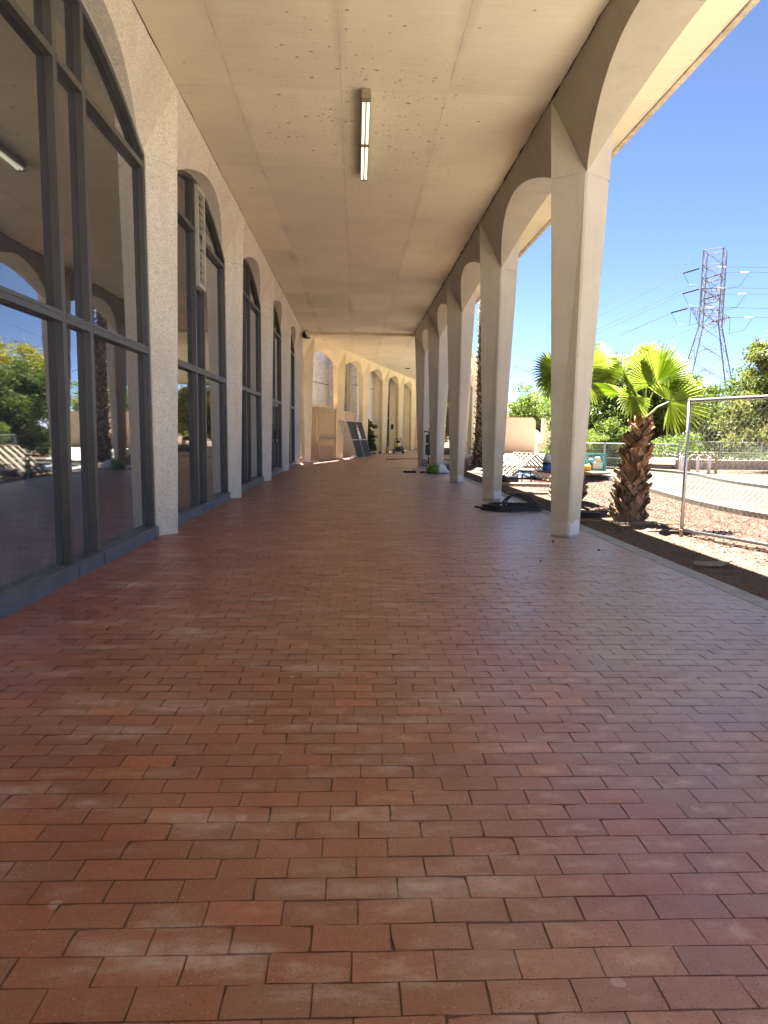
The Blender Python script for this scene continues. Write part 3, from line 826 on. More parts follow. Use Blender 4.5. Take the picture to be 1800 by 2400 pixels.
# ------------------------------------------------------------------ ceiling lamp and floodlight
lamp = thing('ceiling_light', 'double fluorescent batten with bare tubes on the soffit', 'lamp', (.085, 9.86, H))
hb = MB(); hb.bbox((0, 0, -.045), (.115, 2.66, .088), .012)
hb.build('housing', 'pvc', lamp)
for y_, hy in ((-1.30, .06), (.0, .05), (1.30, .03)):
    e_ = MB(); e_.bbox((0, y_, -.108), (.118, max(hy*2,.06), .036), .008)
    e_.build('end_cap', 'pvc', lamp)
for y0_, y1_ in ((-1.235, -.055), (.055, 1.262)):
    for x_ in (-.028, .028):
        t_ = MB(); t_.tube([(x_, y0_, -.108), (x_, y1_, -.108)], .017, 10); t_.build('tube', 'tube', lamp, True)

fl = thing('floodlight', 'small black floodlight under the soffit at the far left corner', 'lamp', (-2.02, 27.9, H), R(62))
m_ = MB(); m_.box((0, 0, -.06), (.03, .03, .12)); m_.box((0,-.02,-.13), (.20,.05,.03)); m_.build('bracket', 'black', fl)
m_ = MB(); Mx = Matrix.Rotation(R(-28), 3, 'X')
rr = []
for y_, w_, h_ in ((.10,.06,.06), (.0,.10,.12), (-.10,.12,.16)):
    rr.append([Vector((0,0,-.22))+Mx @ Vector((sx*w_, y_, sz*h_)) for sx, sz in ((-1,-1),(1,-1),(1,1),(-1,1))])
m_.loft(rr, True, True); m_.build('body', 'black', fl)
m_ = MB(); m_.add([Vector((0,0,-.22))+Mx @ Vector((sx*.105, -.104, sz*.14)) for sx, sz in ((-1,-1),(1,-1),(1,1),(-1,1))], [(0,1,2,3)]); m_.build('lens', 'lens', fl)

# ------------------------------------------------------------------ things on the bricks
# hose coil
hz = thing('hose_coil', 'thick black hose coiled beside the second column with one loop raised', 'hose', (2.68, 11.75, 0.))
m_ = MB(); rn = random.Random(12)
pts = []; nl = 8; off = [(rn.gauss(0,.055), rn.gauss(0,.04), rn.uniform(.40,.58), rn.uniform(.20,.34)) for _ in range(nl+1)]
for q in range(nl*44):
    f = q/44; k0 = int(f); u = f-k0; A_, B_ = off[k0], off[k0+1]; ox_, oy_, rx, ry = [A_[w_]*(1-u)+B_[w_]*u for w_ in range(4)]
    a = 2*PI*f; pts.append((ox_+rx*math.cos(a), oy_+ry*math.sin(a), max(.016, .016+.013*f+.014*math.sin(a*1.5+f)-.004*f)))
m_.tube([(x_*1.02, y_*1.25, z_) for x_, y_, z_ in pts], .0165, 7)
for dy, hh, x0, x1 in ((0., .215, -.12, .50), (.05, .185, -.16, .44)):
    m_.tube([(x0+(x1-x0)*f-.10*math.sin(PI*f)*(1-f), -.05+dy+.12*f, .08+hh*math.sin(PI*f)**.8 - .04*f) for f in np.linspace(0,1,22)], .017, 7)
m_.tube([(-.62+.35*f, .03-.30*f, .05-.03*f) for f in np.linspace(0,1,8)], .018, 7)
m_.build('hose', 'rubber', hz, True)
m_ = MB(); m_.tube([(-.13,-.03,.085),(-.09,-.01,.10)], .024, 8); m_.tube([(-.20,-.04,.075),(-.17,-.03,.085)], .024, 8); m_.build('coupling', 'metal', hz)

# bag of soil
bg = thing('soil_bag', 'green and white plastic sack slumped on the bricks beside the fourth column', 'bag', (2.66, 22.5, 0.), R(8))
def sack(x0, x1, wid, hgt, seed, cap0=True):
    rn = random.Random(seed); rings = []
    for i in range(9):
        f = i/8; x = x0+(x1-x0)*f; pr = math.sin(PI*(.22+.56*f))**.5
        rings.append([(x+rn.gauss(0,.008), math.cos(a)*wid*pr*(1+rn.gauss(0,.04)), max(.004, hgt*.5+math.sin(a)*hgt*.5*pr*(1+rn.gauss(0,.06)))) for a in np.linspace(0, 2*PI, 15)[:-1]])
    b = MB(); b.loft(rings, True, True); return b
def sack_part(secs, seed):
    rn = random.Random(seed); rings = []; n = 22
    for x, wd, h0, h1 in secs:
        r = []
        for a in np.linspace(0, 2*PI, n+1)[:-1]:
            ca, sa = math.cos(a), math.sin(a); e = .55
            py = math.copysign(abs(ca)**e, ca)*wd; pz = h0+(h1-h0)*(.5+.5*math.copysign(abs(sa)**e, sa))
            r.append((x+rn.gauss(0,.008), py*(1+rn.gauss(0,.03)), max(.003, pz+rn.gauss(0,.007))))
        rings.append(r)
    b = MB(); b.loft(rings, True, True); return b
sack_part([(-.34,.12,.05,.15),(-.32,.19,.01,.22),(-.26,.225,0,.255),(-.14,.24,0,.285),(-.03,.245,0,.30)], 3).build('green_end', 'green_bag', bg, True)
sack_part([(-.028,.247,0,.303),(.06,.245,0,.345),(.15,.225,0,.335),(.24,.20,0,.25),(.31,.185,0,.15),(.36,.17,.0,.07)], 5).build('white_side', 'white_bag', bg, True)
m_ = MB(); m_.tube([(.02,-.22,.05),(.03,-.225,.14),(.02,-.20,.24)], .02, 6); m_.build('dark_band', 'mesh_dark', bg)

# black tool + scrap lying on the bricks
tl = thing('black_tool_case', 'long flat black case lying on the bricks left of the green sack', 'case', (1.78, 22.7, 0.))
m_ = MB(); m_.bbox((0,0,.035), (.43,.11,.07), .02); m_.build('body', 'black', tl); m_ = MB(); m_.tube([(.1,0,.06),(.12,0,.11),(.11,.02,.13)], .012, 5); m_.build('strap', 'black', tl)
m_ = MB(); m_.loft([[(x, y*w, z) for y, z in ((-1,.0),(1,.0),(.6,.03+h),(-.6,.03+h))] for x, w, h in ((-.09,.02,0),(-.03,.045,.01),(.02,.03,.03),(.09,.015,.0))], True, True)
o = m_.build('cloth_scrap', 'black'); o.location = (2.20, 22.75, 0.); tag(o, 'small crumpled black scrap between the case and the green sack', 'scrap')

# hand truck
ht = thing('hand_truck', 'black two wheeled hand truck with strapped box beside the last right column', 'hand truck', (2.84, 27.3, 0.))
m_ = MB()
for x_ in (.03, .17): m_.tube([(x_,.05,.10),(x_,.05,1.28)], .022, 6)
m_.tube([(.17,.05,1.2),(.1,-.05,1.24),(-.02,-.1,1.36),(-.17,-.1,1.38)], .022, 6)
for z in (.3, .65, 1.0): m_.tube([(.03,.05,z),(.17,.05,z)], .016, 5)
m_.box((.10,-.14,.03), (.36,.30,.015)); m_.build('frame', 'black', ht)
for x_ in (-.12, .14):
    w_ = MB(); n = 18
    ring = lambda r_, x0: [(x0, r_*math.cos(2*PI*q/n), .135+r_*math.sin(2*PI*q/n)) for q in range(n)]
    rot = lambda P_: [((y+x_) if False else x_+y*.92, .0+x*1., z) for x, y, z in P_]
    w_.loft([rot(ring(.09,-.02)), rot(ring(.13,-.025)), rot(ring(.13,.025)), rot(ring(.09,.02)), rot(ring(.09,-.02))], True, False)
    for q in range(4):
        a = q*PI/4+.3; w_.bar((x_+.09*math.cos(a), 0, .135+.09*math.sin(a)), (x_-.09*math.cos(a), 0, .135-.09*math.sin(a)), .02, .02, (0,1,0))
    w_.build('wheel', 'rubber', ht)
m_ = MB(); m_.bbox((0,-.07,.66), (.20,.18,.42), .03); m_.build('lower_box', 'black', ht)
m_ = MB(); m_.lathe([(.085,0),(.09,.02),(.09,.30),(.07,.33)], 12, (.0,-.05,.92)); m_.build('canister', 'mesh_dark', ht)

# pressure washer
pw = thing('pressure_washer', 'yellow and black pressure washer on wheels standing deep in the far walkway', 'washer', (2.66, 43.6, 0.), R(10))
m_ = MB()
for x_ in (-.22, .22): m_.tube([(x_,.1,.1),(x_,.12,.62),(x_*.85,.05,.95)], .018, 6)
m_.tube([(-.187,.05,.95),(.187,.05,.95)], .018, 6); m_.tube([(-.22,-.3,.12),(-.22,.1,.12)], .018, 6); m_.tube([(.22,-.3,.12),(.22,.1,.12)], .018, 6)
m_.build('frame', 'black', pw)
m_ = MB(); m_.bbox((0,-.05,.30), (.36,.36,.30), .05); m_.build('engine', 'black', pw)
m_ = MB(); m_.bbox((-.02,-.06,.50), (.30,.28,.10), .03); m_.build('tank', 'yellow', pw)
m_ = MB(); m_.bbox((0,.02,.76), (.22,.12,.16), .03); m_.build('panel', 'black', pw)
for x_ in (-.30, .30):
    m_ = MB(); m_.tube([(x_-.04,-.05,.15),(x_+.04,-.05,.15)], .15, 14); m_.build('wheel', 'rubber', pw)
hr = thing('hose_reel', 'small yellow hose reel lying beside the pressure washer', 'hose reel', (1.95, 43.7, 0.))
m_ = MB(); m_.tube([(-.05,0,.2),(.15,0,.2)], .18, 14); m_.build('drum', 'yellow', hr); m_ = MB(); m_.tube([(-.5,-.05,.06),(-.1,0,.12)], [.07,.09], 8); m_.tube([(-.06,0,.2),(-.02,0,.2)], .2, 14); m_.build('nozzle', 'black', hr)
m_ = MB(); m_.tube([(4.2,36.2,.02),(2.6,35.4,.02),(1.75,34.4,.02),(1.5,33.6,.02),(2.1,33.8,.02),(3.8,34.6,.02)], .012, 5)
m_.tube([(1.75,33.9,.03),(1.45,33.7,.03),(1.9,33.55,.03),(2.15,33.75,.03)], .016, 5)
tag(m_.build('hose', 'rubber'), 'thin dark hose trailing across the far bricks', 'hose')
m_ = MB(); m_.bbox((0,0,.18), (.9,.4,.30), .03); m_.box((0,0,.40), (1.0,.5,.08))
for x_ in (-.4, .4): m_.box((x_,0,.02), (.06,.36,.06))
o = m_.build('low_bench', 'mesh_dark'); o.location = (5.42, 42.3, 0.); tag(o, 'low dark bench standing beyond the third right column', 'bench')
m_ = MB(); m_.lathe([(.10,0),(.13,.03),(.11,.09),(.05,.13)], 9); m_.tube([(.1,0,.05),(.3,.1,.03),(.55,-.1,.03)], .03, 5)
o = m_.build('black_cable_heap', 'black'); o.location = (4.15, 33.7, 0.); tag(o, 'small heap of black cable by the fourth column', 'cable')

# shrub bed in the third far arch
m_ = MB(); m_.prism([W(2*BAY+.35,-.35), W(3*BAY-.3,-.35), W(3*BAY-.3,-.615), W(2*BAY+.35,-.615)], -.03, .05); tag(m_.build('planting_bed', 'soil'), 'dark planting bed inside the third far arch', kind='structure')

# ------------------------------------------------------------------ leaves and trees
def leaf_quads(P, size, asp=.45, flat=.0):
    n = len(P); a = RNG.normal(0,1,(n,3)); a[:,2] *= (1-flat); a /= np.linalg.norm(a,axis=1)[:,None]
    b_ = RNG.normal(0,1,(n,3)); b_ -= a*np.sum(a*b_,axis=1)[:,None]; b_ /= np.linalg.norm(b_,axis=1)[:,None]
    s = (size*RNG.uniform(.6,1.4,n))[:,None]
    V = np.stack([P-a*s, P-b_*s*asp+a*s*.1, P+a*s, P+b_*s*asp+a*s*.1], 1)
    return V.reshape(-1,3), np.arange(4*n).reshape(-1,4)
def tree(name, label, loc, h, crown, nclump, nleaf, lsize, leaf, cat='tree', group=None, trunk=.16, clump_r=.55, lean=(0,0), base=.22, spray=.5, asp=.45, trunks=1):
    """crown: list of (cx,cy,cz,rx,ry,rz) ellipsoids local to the base"""
    o = thing(name, label, cat, (loc[0], loc[1], loc[2] if len(loc) > 2 else GZ), 0, group)
    ell = np.array(crown, float); vol = ell[:,3]*ell[:,4]*ell[:,5]; pick = RNG.choice(len(ell), nclump, p=vol/vol.sum())
    d_ = RNG.normal(0,1,(nclump,3)); d_ /= np.linalg.norm(d_,axis=1)[:,None]; rad = RNG.random(nclump)**.42
    C = ell[pick,:3]+d_*rad[:,None]*ell[pick,3:]
    C[:,2] = np.maximum(C[:,2], .12*h)
    tb = MB(); fork = Vector((lean[0]*.4, lean[1]*.4, h*base))
    for q in range(trunks):
        off = Vector((random.gauss(0,.25), random.gauss(0,.2), 0))*(trunks > 1)
        tb.tube([off, off*.8+Vector((lean[0]*.15+random.gauss(0,.05), lean[1]*.1, h*base*.5)), fork+off*.7], [trunk, trunk*.85, trunk*.7], 8)
    for q in range(0, nclump, max(1, nclump//34)):
        e_ = Vector(C[q]); m1 = fork.lerp(e_, .45)+Vector((random.gauss(0,.15)*h*.12, random.gauss(0,.15)*h*.12, h*.04))
        tb.tube([fork, m1, e_], [trunk*.38, trunk*.22, trunk*.06], 5)
    tb.build('trunk', 'bark', o, True)
    per = nleaf//nclump
    R_ = clump_r*RNG.uniform(.55,1.3,nclump)
    q = RNG.normal(0,1,(nclump,per,3)); q /= np.linalg.norm(q,axis=2)[:,:,None]; q *= (RNG.random((nclump,per,1))**spray)
    q *= np.stack([RNG.uniform(.7,1.5,nclump), RNG.uniform(.7,1.5,nclump), RNG.uniform(.45,.95,nclump)],1)[:,None,:]
    P = (C[:,None,:]+q*R_[:,None,None]).reshape(-1,3); P = P[P[:,2] > .03]
    V, F = leaf_quads(P, lsize, asp); raw('crown', V, F, leaf, o)
    return o
tree('mesquite_tree', 'dense dark green mesquite tree behind the fan palm and far fence', (13.9,33.0), 5.2,
     [(0,0,3.0,2.9,2.4,1.6),(-1.6,-.3,2.3,1.8,1.6,1.2),(1.9,0,2.4,1.7,1.6,1.3)], 210, 52000, .075, 'leaf_dark', trunk=.22, clump_r=.62, lean=(.4,0), trunks=2)
tree('mesquite_tree', 'yellowish green mesquite tree left of the dense dark one', (12.2,35.6), 5.4,
     [(0,0,3.5,2.3,2.0,1.4),(-.9,0,2.6,1.7,1.5,1.2)], 150, 34000, .075, 'leaf_mid', trunk=.18, clump_r=.6)
tree('palo_verde_tree', 'tall yellow flowering palo verde left of the lattice tower', (21.6,52.0), 8.6,
     [(-.6,0,5.6,3.6,3.6,2.5),(-3.0,0,5.2,2.4,2.4,2.3),(3.0,0,3.9,2.6,2.4,1.8)], 190, 30000, .10, 'leaf_yellow', trunk=.22, clump_r=.9, spray=.9)
tree('olive_tree', 'round olive green tree at the right behind the temporary fence', (19.2,28.0), 6.9,
     [(0,0,4.3,3.1,3.0,2.4),(-2.6,-.4,2.1,1.9,1.8,1.1),(1.8,.4,4.8,2.2,2,2)], 330, 84000, .07, 'leaf_pine', trunk=.22, clump_r=.55, lean=(.5,0))
tree('light_bush', 'bright light green bush left of the fan palm by the fence', (11.7,31.2), 2.3,
     [(0,0,1.05,1.35,1.2,.95),(-.7,.2,.8,.9,.8,.7),(.8,.1,.8,.9,.8,.7)], 90, 26000, .05, 'leaf_light', 'bush', trunk=.05, clump_r=.42)
tree('desert_tree', 'wispy pale green tree rising behind the pink wall', (16.3,60.0), 6.3,
     [(0,0,4.2,3.4,3.0,1.9),(1.6,0,2.8,2.4,2.2,1.7),(-1.8,0,3.1,2.0,2.0,1.3)], 120, 19000, .10, 'leaf_light', trunk=.16, clump_r=.85, spray=.9)
tree('hedge_tree', 'sunlit yellow green tree seen between the last right columns', (8.6,61.0), 5.6,
     [(0,0,2.9,2.9,2.0,2.5),(-2.4,0,2.2,1.8,1.6,1.9)], 120, 26000, .10, 'leaf_yellow', trunk=.14, clump_r=.8)
tree('hedge_tree', 'light green tree far beyond the end of the walkway', (12.0,75.0), 6.0,
     [(0,0,3.4,3.2,2.4,2.4),(2.6,0,2.6,2.4,2,1.9)], 110, 20000, .12, 'leaf_light', trunk=.16, clump_r=.9)
tree('mesquite_tree', 'shaded mesquite tree beyond the retaining wall at far right', (22.5,36.5), 5.8,
     [(0,0,3.2,3.6,2.6,2.2),(-2.9,-.5,2.4,2.2,1.8,1.7)], 150, 32000, .085, 'leaf_dark', trunk=.2, clump_r=.75)
tree('scrub_bush', 'low green scrub in front of the trees behind the far fence', (11.4,34.4), 1.9,
     [(0,0,.8,1.9,1.0,.75)], 70, 16000, .06, 'leaf_mid', 'bush', trunk=.05, clump_r=.45)
tree('shrub', 'sparse dark shrub against the wall in the third far arch', (*W(2.62*BAY,-.42), .04), 2.3,
     [(0,0,1.2,.34,.5,.95),(0,0,.4,.35,.8,.35)], 34, 1900, .085, 'leaf_dark', 'shrub', trunk=.03, clump_r=.22, base=.1)
tree('shrub', 'small low shrub at the foot of the fifth far column', (*W(4.5*BAY,-.6), .0), .5,
     [(0,0,.25,.5,.4,.2)], 14, 700, .08, 'leaf_dark', 'shrub', trunk=.02, clump_r=.2, base=.1)

def thicket():
    n = 90; x = RNG.uniform(8, 52, n); y = 40+RNG.uniform(0, 9, n)+np.maximum(0,(x-20))*-.12
    k = ~((x < 17.5)); x = x[k]; y = y[k]; n = len(x); h_ = RNG.uniform(1.4, 3.0, n); per = 420
    q = RNG.normal(0,1,(n,per,3)); q /= np.linalg.norm(q,axis=2)[:,:,None]; q *= RNG.random((n,per,1))**.45
    P = np.stack([x,y,GZ+h_*.45],1)[:,None,:]+q*np.stack([h_*.85,h_*.7,h_*.52],1)[:,None,:]
    P = P.reshape(-1,3); P = P[P[:,2] > GZ]; V, F = leaf_quads(P, .13)
    tag(raw('thicket', V, F, 'leaf_mid'), 'low green thicket closing the view behind the trees', 'thicket', kind='stuff')
thicket()

# ------------------------------------------------------------------ palms
def fan(hub, axis, normal, Rr, nseg=32, span=R(125), droop=.12, cup=.10):
    a = Vector(axis).normalized(); n_ = Vector(normal); n_ = (n_-a*n_.dot(a)).normalized(); s_ = a.cross(n_)
    V = []; F = []; hub = Vector(hub)
    def pt(th, r_, hgt):
        q = a*math.cos(th)*r_ + s_*math.sin(th)*r_ + n_*hgt
        dr = droop*(r_/Rr)**2.4*Rr
        return hub+q+Vector((0,0,-dr))
    for i in range(nseg):
        t0 = -span+2*span*i/nseg; t1 = t0+2*span/nseg; tm = (t0+t1)/2
        Lr = Rr*(1-.22*(abs(tm)/span)**2)*random.uniform(.93,1.05); rj = Lr*.56
        fold = Rr*.05; cc = lambda r_: cup*Rr*(r_/Rr)**1.5
        o = len(V)
        tipdroop = random.uniform(.0,.07)*Rr
        V += [pt(tm, .015, 0), pt(t0, rj, cc(rj)-fold), pt(tm, rj, cc(rj)+fold), pt(t1, rj, cc(rj)-fold),
              pt(tm-.3*(t1-t0), Lr*.8, cc(Lr*.8)-fold*.5), pt(tm, Lr*.8, cc(Lr*.8)+fold*.6), pt(tm+.3*(t1-t0), Lr*.8, cc(Lr*.8)-fold*.5), pt(tm+random.gauss(0,.01), Lr, cc(Lr))+Vector((0,0,-tipdroop))]
        F += [(o,o+1,o+2),(o,o+2,o+3),(o+1,o+4,o+5,o+2),(o+2,o+5,o+6,o+3),(o+4,o+7,o+5),(o+5,o+7,o+6)]
    return V, F
def palm_crown(o, base, fans):
    for hub, axis, nrm, Rr, kw in fans:
        hub = Vector(hub); b0 = Vector(base)
        m_ = MB(); V, F = fan(hub, axis, nrm, Rr, **kw); m_.add(V, F); fr = m_.build('frond', 'frond', o)
        st = MB(); mid = b0.lerp(hub, .55)+Vector((0,0,.05)); st.tube([b0, mid, hub], [.020,.013,.009], 6)
        st.build('stalk', 'petiole', fr)
def palm_trunk(o, prof, top_off, rings, per, bl, bw, mat, seed=1, lean=.3):
    rn = random.Random(seed); hgt = prof[-1][1]
    cen = lambda z: Vector((top_off[0]*(z/hgt)**1.3, top_off[1]*(z/hgt), z))
    core = MB(); core.loft([[cen(z)+Vector((r_*.86*math.cos(2*PI*q/12), r_*.86*math.sin(2*PI*q/12), 0)) for q in range(12)] for r_, z in prof], True, True)
    b = MB(); 
    zs_ = np.linspace(.02, hgt*.985, rings)
    rad = lambda z: float(np.interp(z, [p[1] for p in prof], [p[0] for p in prof]))
    for i, z in enumerate(zs_):
        n_ = max(5, int(per*rad(z)/rad(0)+.5)) if per > 8 else per
        for q in range(n_):
            a = 2*PI*(q+.5*(i % 2))/n_+rn.gauss(0,.08); r_ = rad(z)*.88
            out = Vector((math.cos(a), math.sin(a), 0)); tg = Vector((-math.sin(a), math.cos(a), 0)); up = Vector((0,0,1))
            sk = (.95 if (i+q) % 2 else -.95)*rn.uniform(.35,1.3); ln = bl*rn.uniform(.65,1.25); w_ = bw*rn.uniform(.8,1.2)
            le = lean*rn.uniform(.5,1.7)
            dirv = (up+tg*sk+out*le).normalized(); p0 = cen(z)+out*r_-dirv*ln*.25
            side = (tg-dirv*tg.dot(dirv)).normalized(); nn = side.cross(dirv); nn = nn if nn.dot(out) > 0 else -nn
            th = .02*bw/.1
            R0 = [p0+side*w_*.5+nn*th, p0-side*w_*.5+nn*th, p0-side*w_*.5-nn*th, p0+side*w_*.5-nn*th]
            p1 = p0+dirv*ln*.6+out*.012; R1 = [p1+side*w_*.42+nn*th*.9, p1-side*w_*.42+nn*th*.9, p1-side*w_*.42-nn*th*.6, p1+side*w_*.42-nn*th*.6]
            p2 = p0+dirv*ln+out*.05*rn.uniform(.4,1.8); c_ = rn.uniform(.16,.34); R2 = [p2+side*w_*c_+nn*th*.5, p2-side*w_*c_+nn*th*.5, p2-side*w_*c_-nn*th*.4, p2+side*w_*c_-nn*th*.4]
            b.loft([R0, R1, R2], True, True)
    t_ = core.build('trunk', 'bark', o, True)
    b.build('leaf_bases', mat, t_)
p1 = thing('fan_palm', 'small fan palm with shaggy brown trunk on the gravel in front of the fence', 'palm', (4.40, 10.9, GZ))
palm_trunk(p1, [(.235,0),(.23,.15),(.19,.6),(.155,1.0),(.11,1.35),(.09,1.66)], (.15,0), 22, 13, .26, .095, 'boot', 3, .12)
TOP = (.15, 0, 1.62)
palm_crown(p1, TOP, [
  ((.32,-.05,2.20), (-.02,-.1,1), (.0,-1,.15), .66, dict(span=R(112), droop=.03, nseg=44)),
  ((.52,-.10,1.92), (1,-.05,.28), (-.05,-1,.35), .64, dict(span=R(125), droop=.14)),
  ((-.02,-.08,1.98), (-.62,-.25,.80), (.75,-.35,.55), .58, dict(span=R(70), droop=.02, nseg=22)),
  ((-.05,-.12,2.0), (-.35,-.25,-.9), (.2,-1,.3), .36, dict(span=R(110), droop=.1, nseg=24)),
  ((-.10,.35,2.05), (-.5,.7,.4), (.3,-.5,.8), .60, dict(span=R(110), droop=.15)),
  ((.20,.03,2.25), (-.15,.05,1), (.6,-.7,.1), .50, dict(span=R(40), droop=0., nseg=14)),
])
m_ = MB()
rn = random.Random(4)
for q in range(46):
    x_, y_ = rn.gauss(-.05,.42), rn.gauss(-.22,.16); a = rn.uniform(-.5,.5); L_ = rn.uniform(.15,.5)
    m_.tube([(x_,y_,.012),(x_+L_*.5*math.cos(a),y_+L_*.5*math.sin(a),.03),(x_+L_*math.cos(a),y_+L_*math.sin(a),.012)], .006, 4)
o = m_.build('dead_fronds', 'deadleaf'); o.location = (4.40,10.85,GZ); tag(o, 'dry straw coloured fronds lying around the small palm base', 'dead fronds')
p2 = thing('fan_palm', 'young fan palm standing right behind the nearest right column', 'palm', (4.46, 14.3, GZ))
palm_trunk(p2, [(.30,0),(.30,.2),(.25,.8),(.19,1.5),(.14,2.05)], (.0,0), 28, 14, .24, .11, 'boot', 8, .3)
palm_crown(p2, (0,0,2.0), [
  ((-.36,-.05,2.66), (-1,-.1,.22), (.15,-.9,.3), .60, dict(span=R(112), droop=.12)),
  ((-.36,-.1,2.55), (-.55,-.3,-.8), (-.2,-1,.1), .5, dict(span=R(100), droop=.18)),
  ((.20,-.05,2.85), (.35,-.1,.95), (.15,-1,.1), .62, dict(span=R(105), droop=.04)),
  ((.44,-.05,2.66), (1,-.1,.42), (-.25,-.75,.6), .62, dict(span=R(80), droop=.08)),
  ((.24,-.2,2.5), (.7,-.2,-.65), (0,-1,.2), .5, dict(span=R(105), droop=.15)),
  ((.1,-.4,2.75), (.1,-.8,.5), (0,.5,.8), .7, dict(span=R(105), droop=.2)),
])
def tall_palm(loc, label, seed, hgt=12.5):
    o = thing('tall_palm', label, 'palm', (*loc, GZ), 0, 'tall palms beyond the right columns')
    palm_trunk(o, [(.38,0),(.32,.5),(.29,1.2),(.25,2.2),(.235,5),(.22,hgt)], (.05,.02), 112, 8, .17, .10, 'boot_grey', seed, .2)
    fans = []
    rn = random.Random(seed)
    for q in range(18):
        a = 2*PI*q/18*1.0+rn.gauss(0,.2); el = rn.uniform(-.3,1.1)
        d_ = Vector((math.cos(a)*math.cos(el), math.sin(a)*math.cos(el), math.sin(el)))
        fans.append((Vector((.05,.02,hgt))+d_*1.1, d_, Vector((0,0,1))-d_*.2, 1.0, dict(nseg=20, span=R(110), droop=.3)))
    for q in range(10):
        a = 2*PI*q/10; d_ = Vector((math.cos(a)*.5, math.sin(a)*.5, -.8)).normalized()
    palm_crown(o, (.05,.02,hgt-.1), fans)
tall_palm((5.22,28.9), 'taller looking palm trunk nearer the bricks, seen between second and third right columns', 21)
tall_palm((5.60,28.2), 'palm trunk standing just right of the other tall one, mostly behind the second column', 22)

# ------------------------------------------------------------------ temporary chain link panel
def zigzag(mb, P0, ex, L_, Z0, Z1, dia, r_):
    nw = int(L_/(dia/2)); nz = int((Z1-Z0)/(dia*.5))
    for i in range(nw):
        pts = []
        for j in range(nz+1):
            off = (i+ ((j+i) % 2))*dia/2
            p = Vector(P0)+Vector(ex)*min(off, L_); pts.append((p.x, p.y+(.004 if (i+j) % 2 else -.004), Z0+(Z1-Z0)*j/nz))
        mb.tube(pts, r_, 3)
fx0 = (4.60, 9.48); fd = Vector((.325,-.946,0)).normalized()
cf = thing('temporary_fence', 'bare chain link temporary fence panel with pipe frame on the gravel at right', 'fence', (fx0[0], fx0[1], GZ))
LP = 3.05
m_ = MB(); m_.tube([(0,0,.0),(0,0,1.86)], .024, 8); m_.tube([fd*LP, fd*LP+Vector((0,0,1.86))], .024, 8)
m_.build('post', 'metal', cf, True)
for z, nm in ((1.87, 'top_rail'), (.07, 'bottom_rail')):
    m_ = MB(); m_.tube([Vector((0,0,z))-fd*.02, fd*(LP+.02)+Vector((0,0,z))], .022, 8); m_.build(nm, 'metal', cf, True)
m_ = MB(); zigzag(m_, (0,0,0), fd, LP, .10, 1.85, .085, .0021)
m_.build('chain_link', 'wire', cf)
m_ = MB()
for q in range(17):
    p = fd*(.1+q*.175); m_.tube([p+Vector((0,.0,1.82)), p+Vector((.02,.012,1.885)), p+Vector((.0,-.03,1.89)), p+Vector((-.01,-.02,1.82))], .0025, 3)
m_.build('tie_wire', 'wire', cf)
m_ = MB(); m_.tube([(0,0,.02),(-.10,-.19,.02)], .02, 6); m_.tube([(-.10,-.19,.10),(-.10,-.19,-.02)], .022, 6); m_.build('foot', 'rail', cf)

# far chain link fence along the road
def chain_fence(p0, p1, h_, label, npost, z0=GZ, r_=.0035, dia=.11):
    o = thing('chain_link_fence', label, 'fence', (*p0, z0)); d_ = Vector((p1[0]-p0[0], p1[1]-p0[1], 0)); L_ = d_.length; d_.normalize()
    for q in range(npost):
        m_ = MB(); p = d_*(L_*q/(npost-1)); m_.tube([p, p+Vector((0,0,h_+.04))], .035, 7); m_.build('post', 'metal', o)
    m_ = MB(); m_.tube([(0,0,h_), d_*L_+Vector((0,0,h_))], .02, 6); m_.tube([(0,0,h_*.42), d_*L_+Vector((0,0,h_*.42))], .008, 4); m_.build('top_rail', 'metal', o)
    m_ = MB(); zigzag(m_, (0,0,0), d_, L_, .03, h_, dia, r_); m_.build('chain_link', 'wire', o)
chain_fence((9.0,29.2), (13.7,28.9), 1.06, 'long chain link fence along the far side of the road', 4)
rw = MB(); rw.box((18.6,29.5,GZ+.17), (9.4,.22,.36)); rw.box((18.6,29.5,GZ+.37), (9.4,.30,.05)); 
tag(rw.build('retaining_wall', 'stucco'), 'low block retaining wall below the right hand trees', 'wall')
chain_fence((14.0,29.55), (23.2,29.55), .78, 'chain link fence standing on the low retaining wall', 6, GZ+.395)

# backflow preventer and bollards
bx, by = 12.95, 25.9
for dx_, dy_, lb in ((-.55,-.12,'leftmost white bollard beside the tan pipe assembly'), (-.10,-.38,'second white bollard, before the riser of the pipe assembly'), (.38,-.30,'third white bollard in front of the tan pipe assembly'), (-.36,.45,'white bollard standing behind the tan pipe assembly')):
    m_ = MB(); m_.lathe([(.055,0),(.055,.60),(.045,.635),(.02,.65)], 12); o = m_.build('bollard', 'white', None, True); o.location = (bx+dx_, by+dy_, GZ)
    tag(o, lb, 'bollard', 'white bollards round the pipe assembly')
bf = thing('backflow_valve', 'tan pipe and valve assembly guarded by white bollards beyond the road', 'valve', (bx, by, GZ))
m_ = MB()
m_.tube([(-.25,0,0),(-.25,0,.58),(-.18,0,.66),(.72,0,.62),(.80,0,.55),(.80,0,.0)], .055, 8); m_.build('pipe', 'pvc', bf, True)
for x_ in (-.02, .30, .58):
    m_ = MB(); m_.tube([(x_-.08,0,.645),(x_+.08,0,.64)], .10, 10); m_.tube([(x_,0,.6),(x_,0,.80)], .05, 8); m_.tube([(x_+.1*math.cos(q),.1*math.sin(q),.80) for q in np.linspace(0,2*PI,11)[:-1]], .014, 5, True); m_.build('valve', 'pvc', bf)
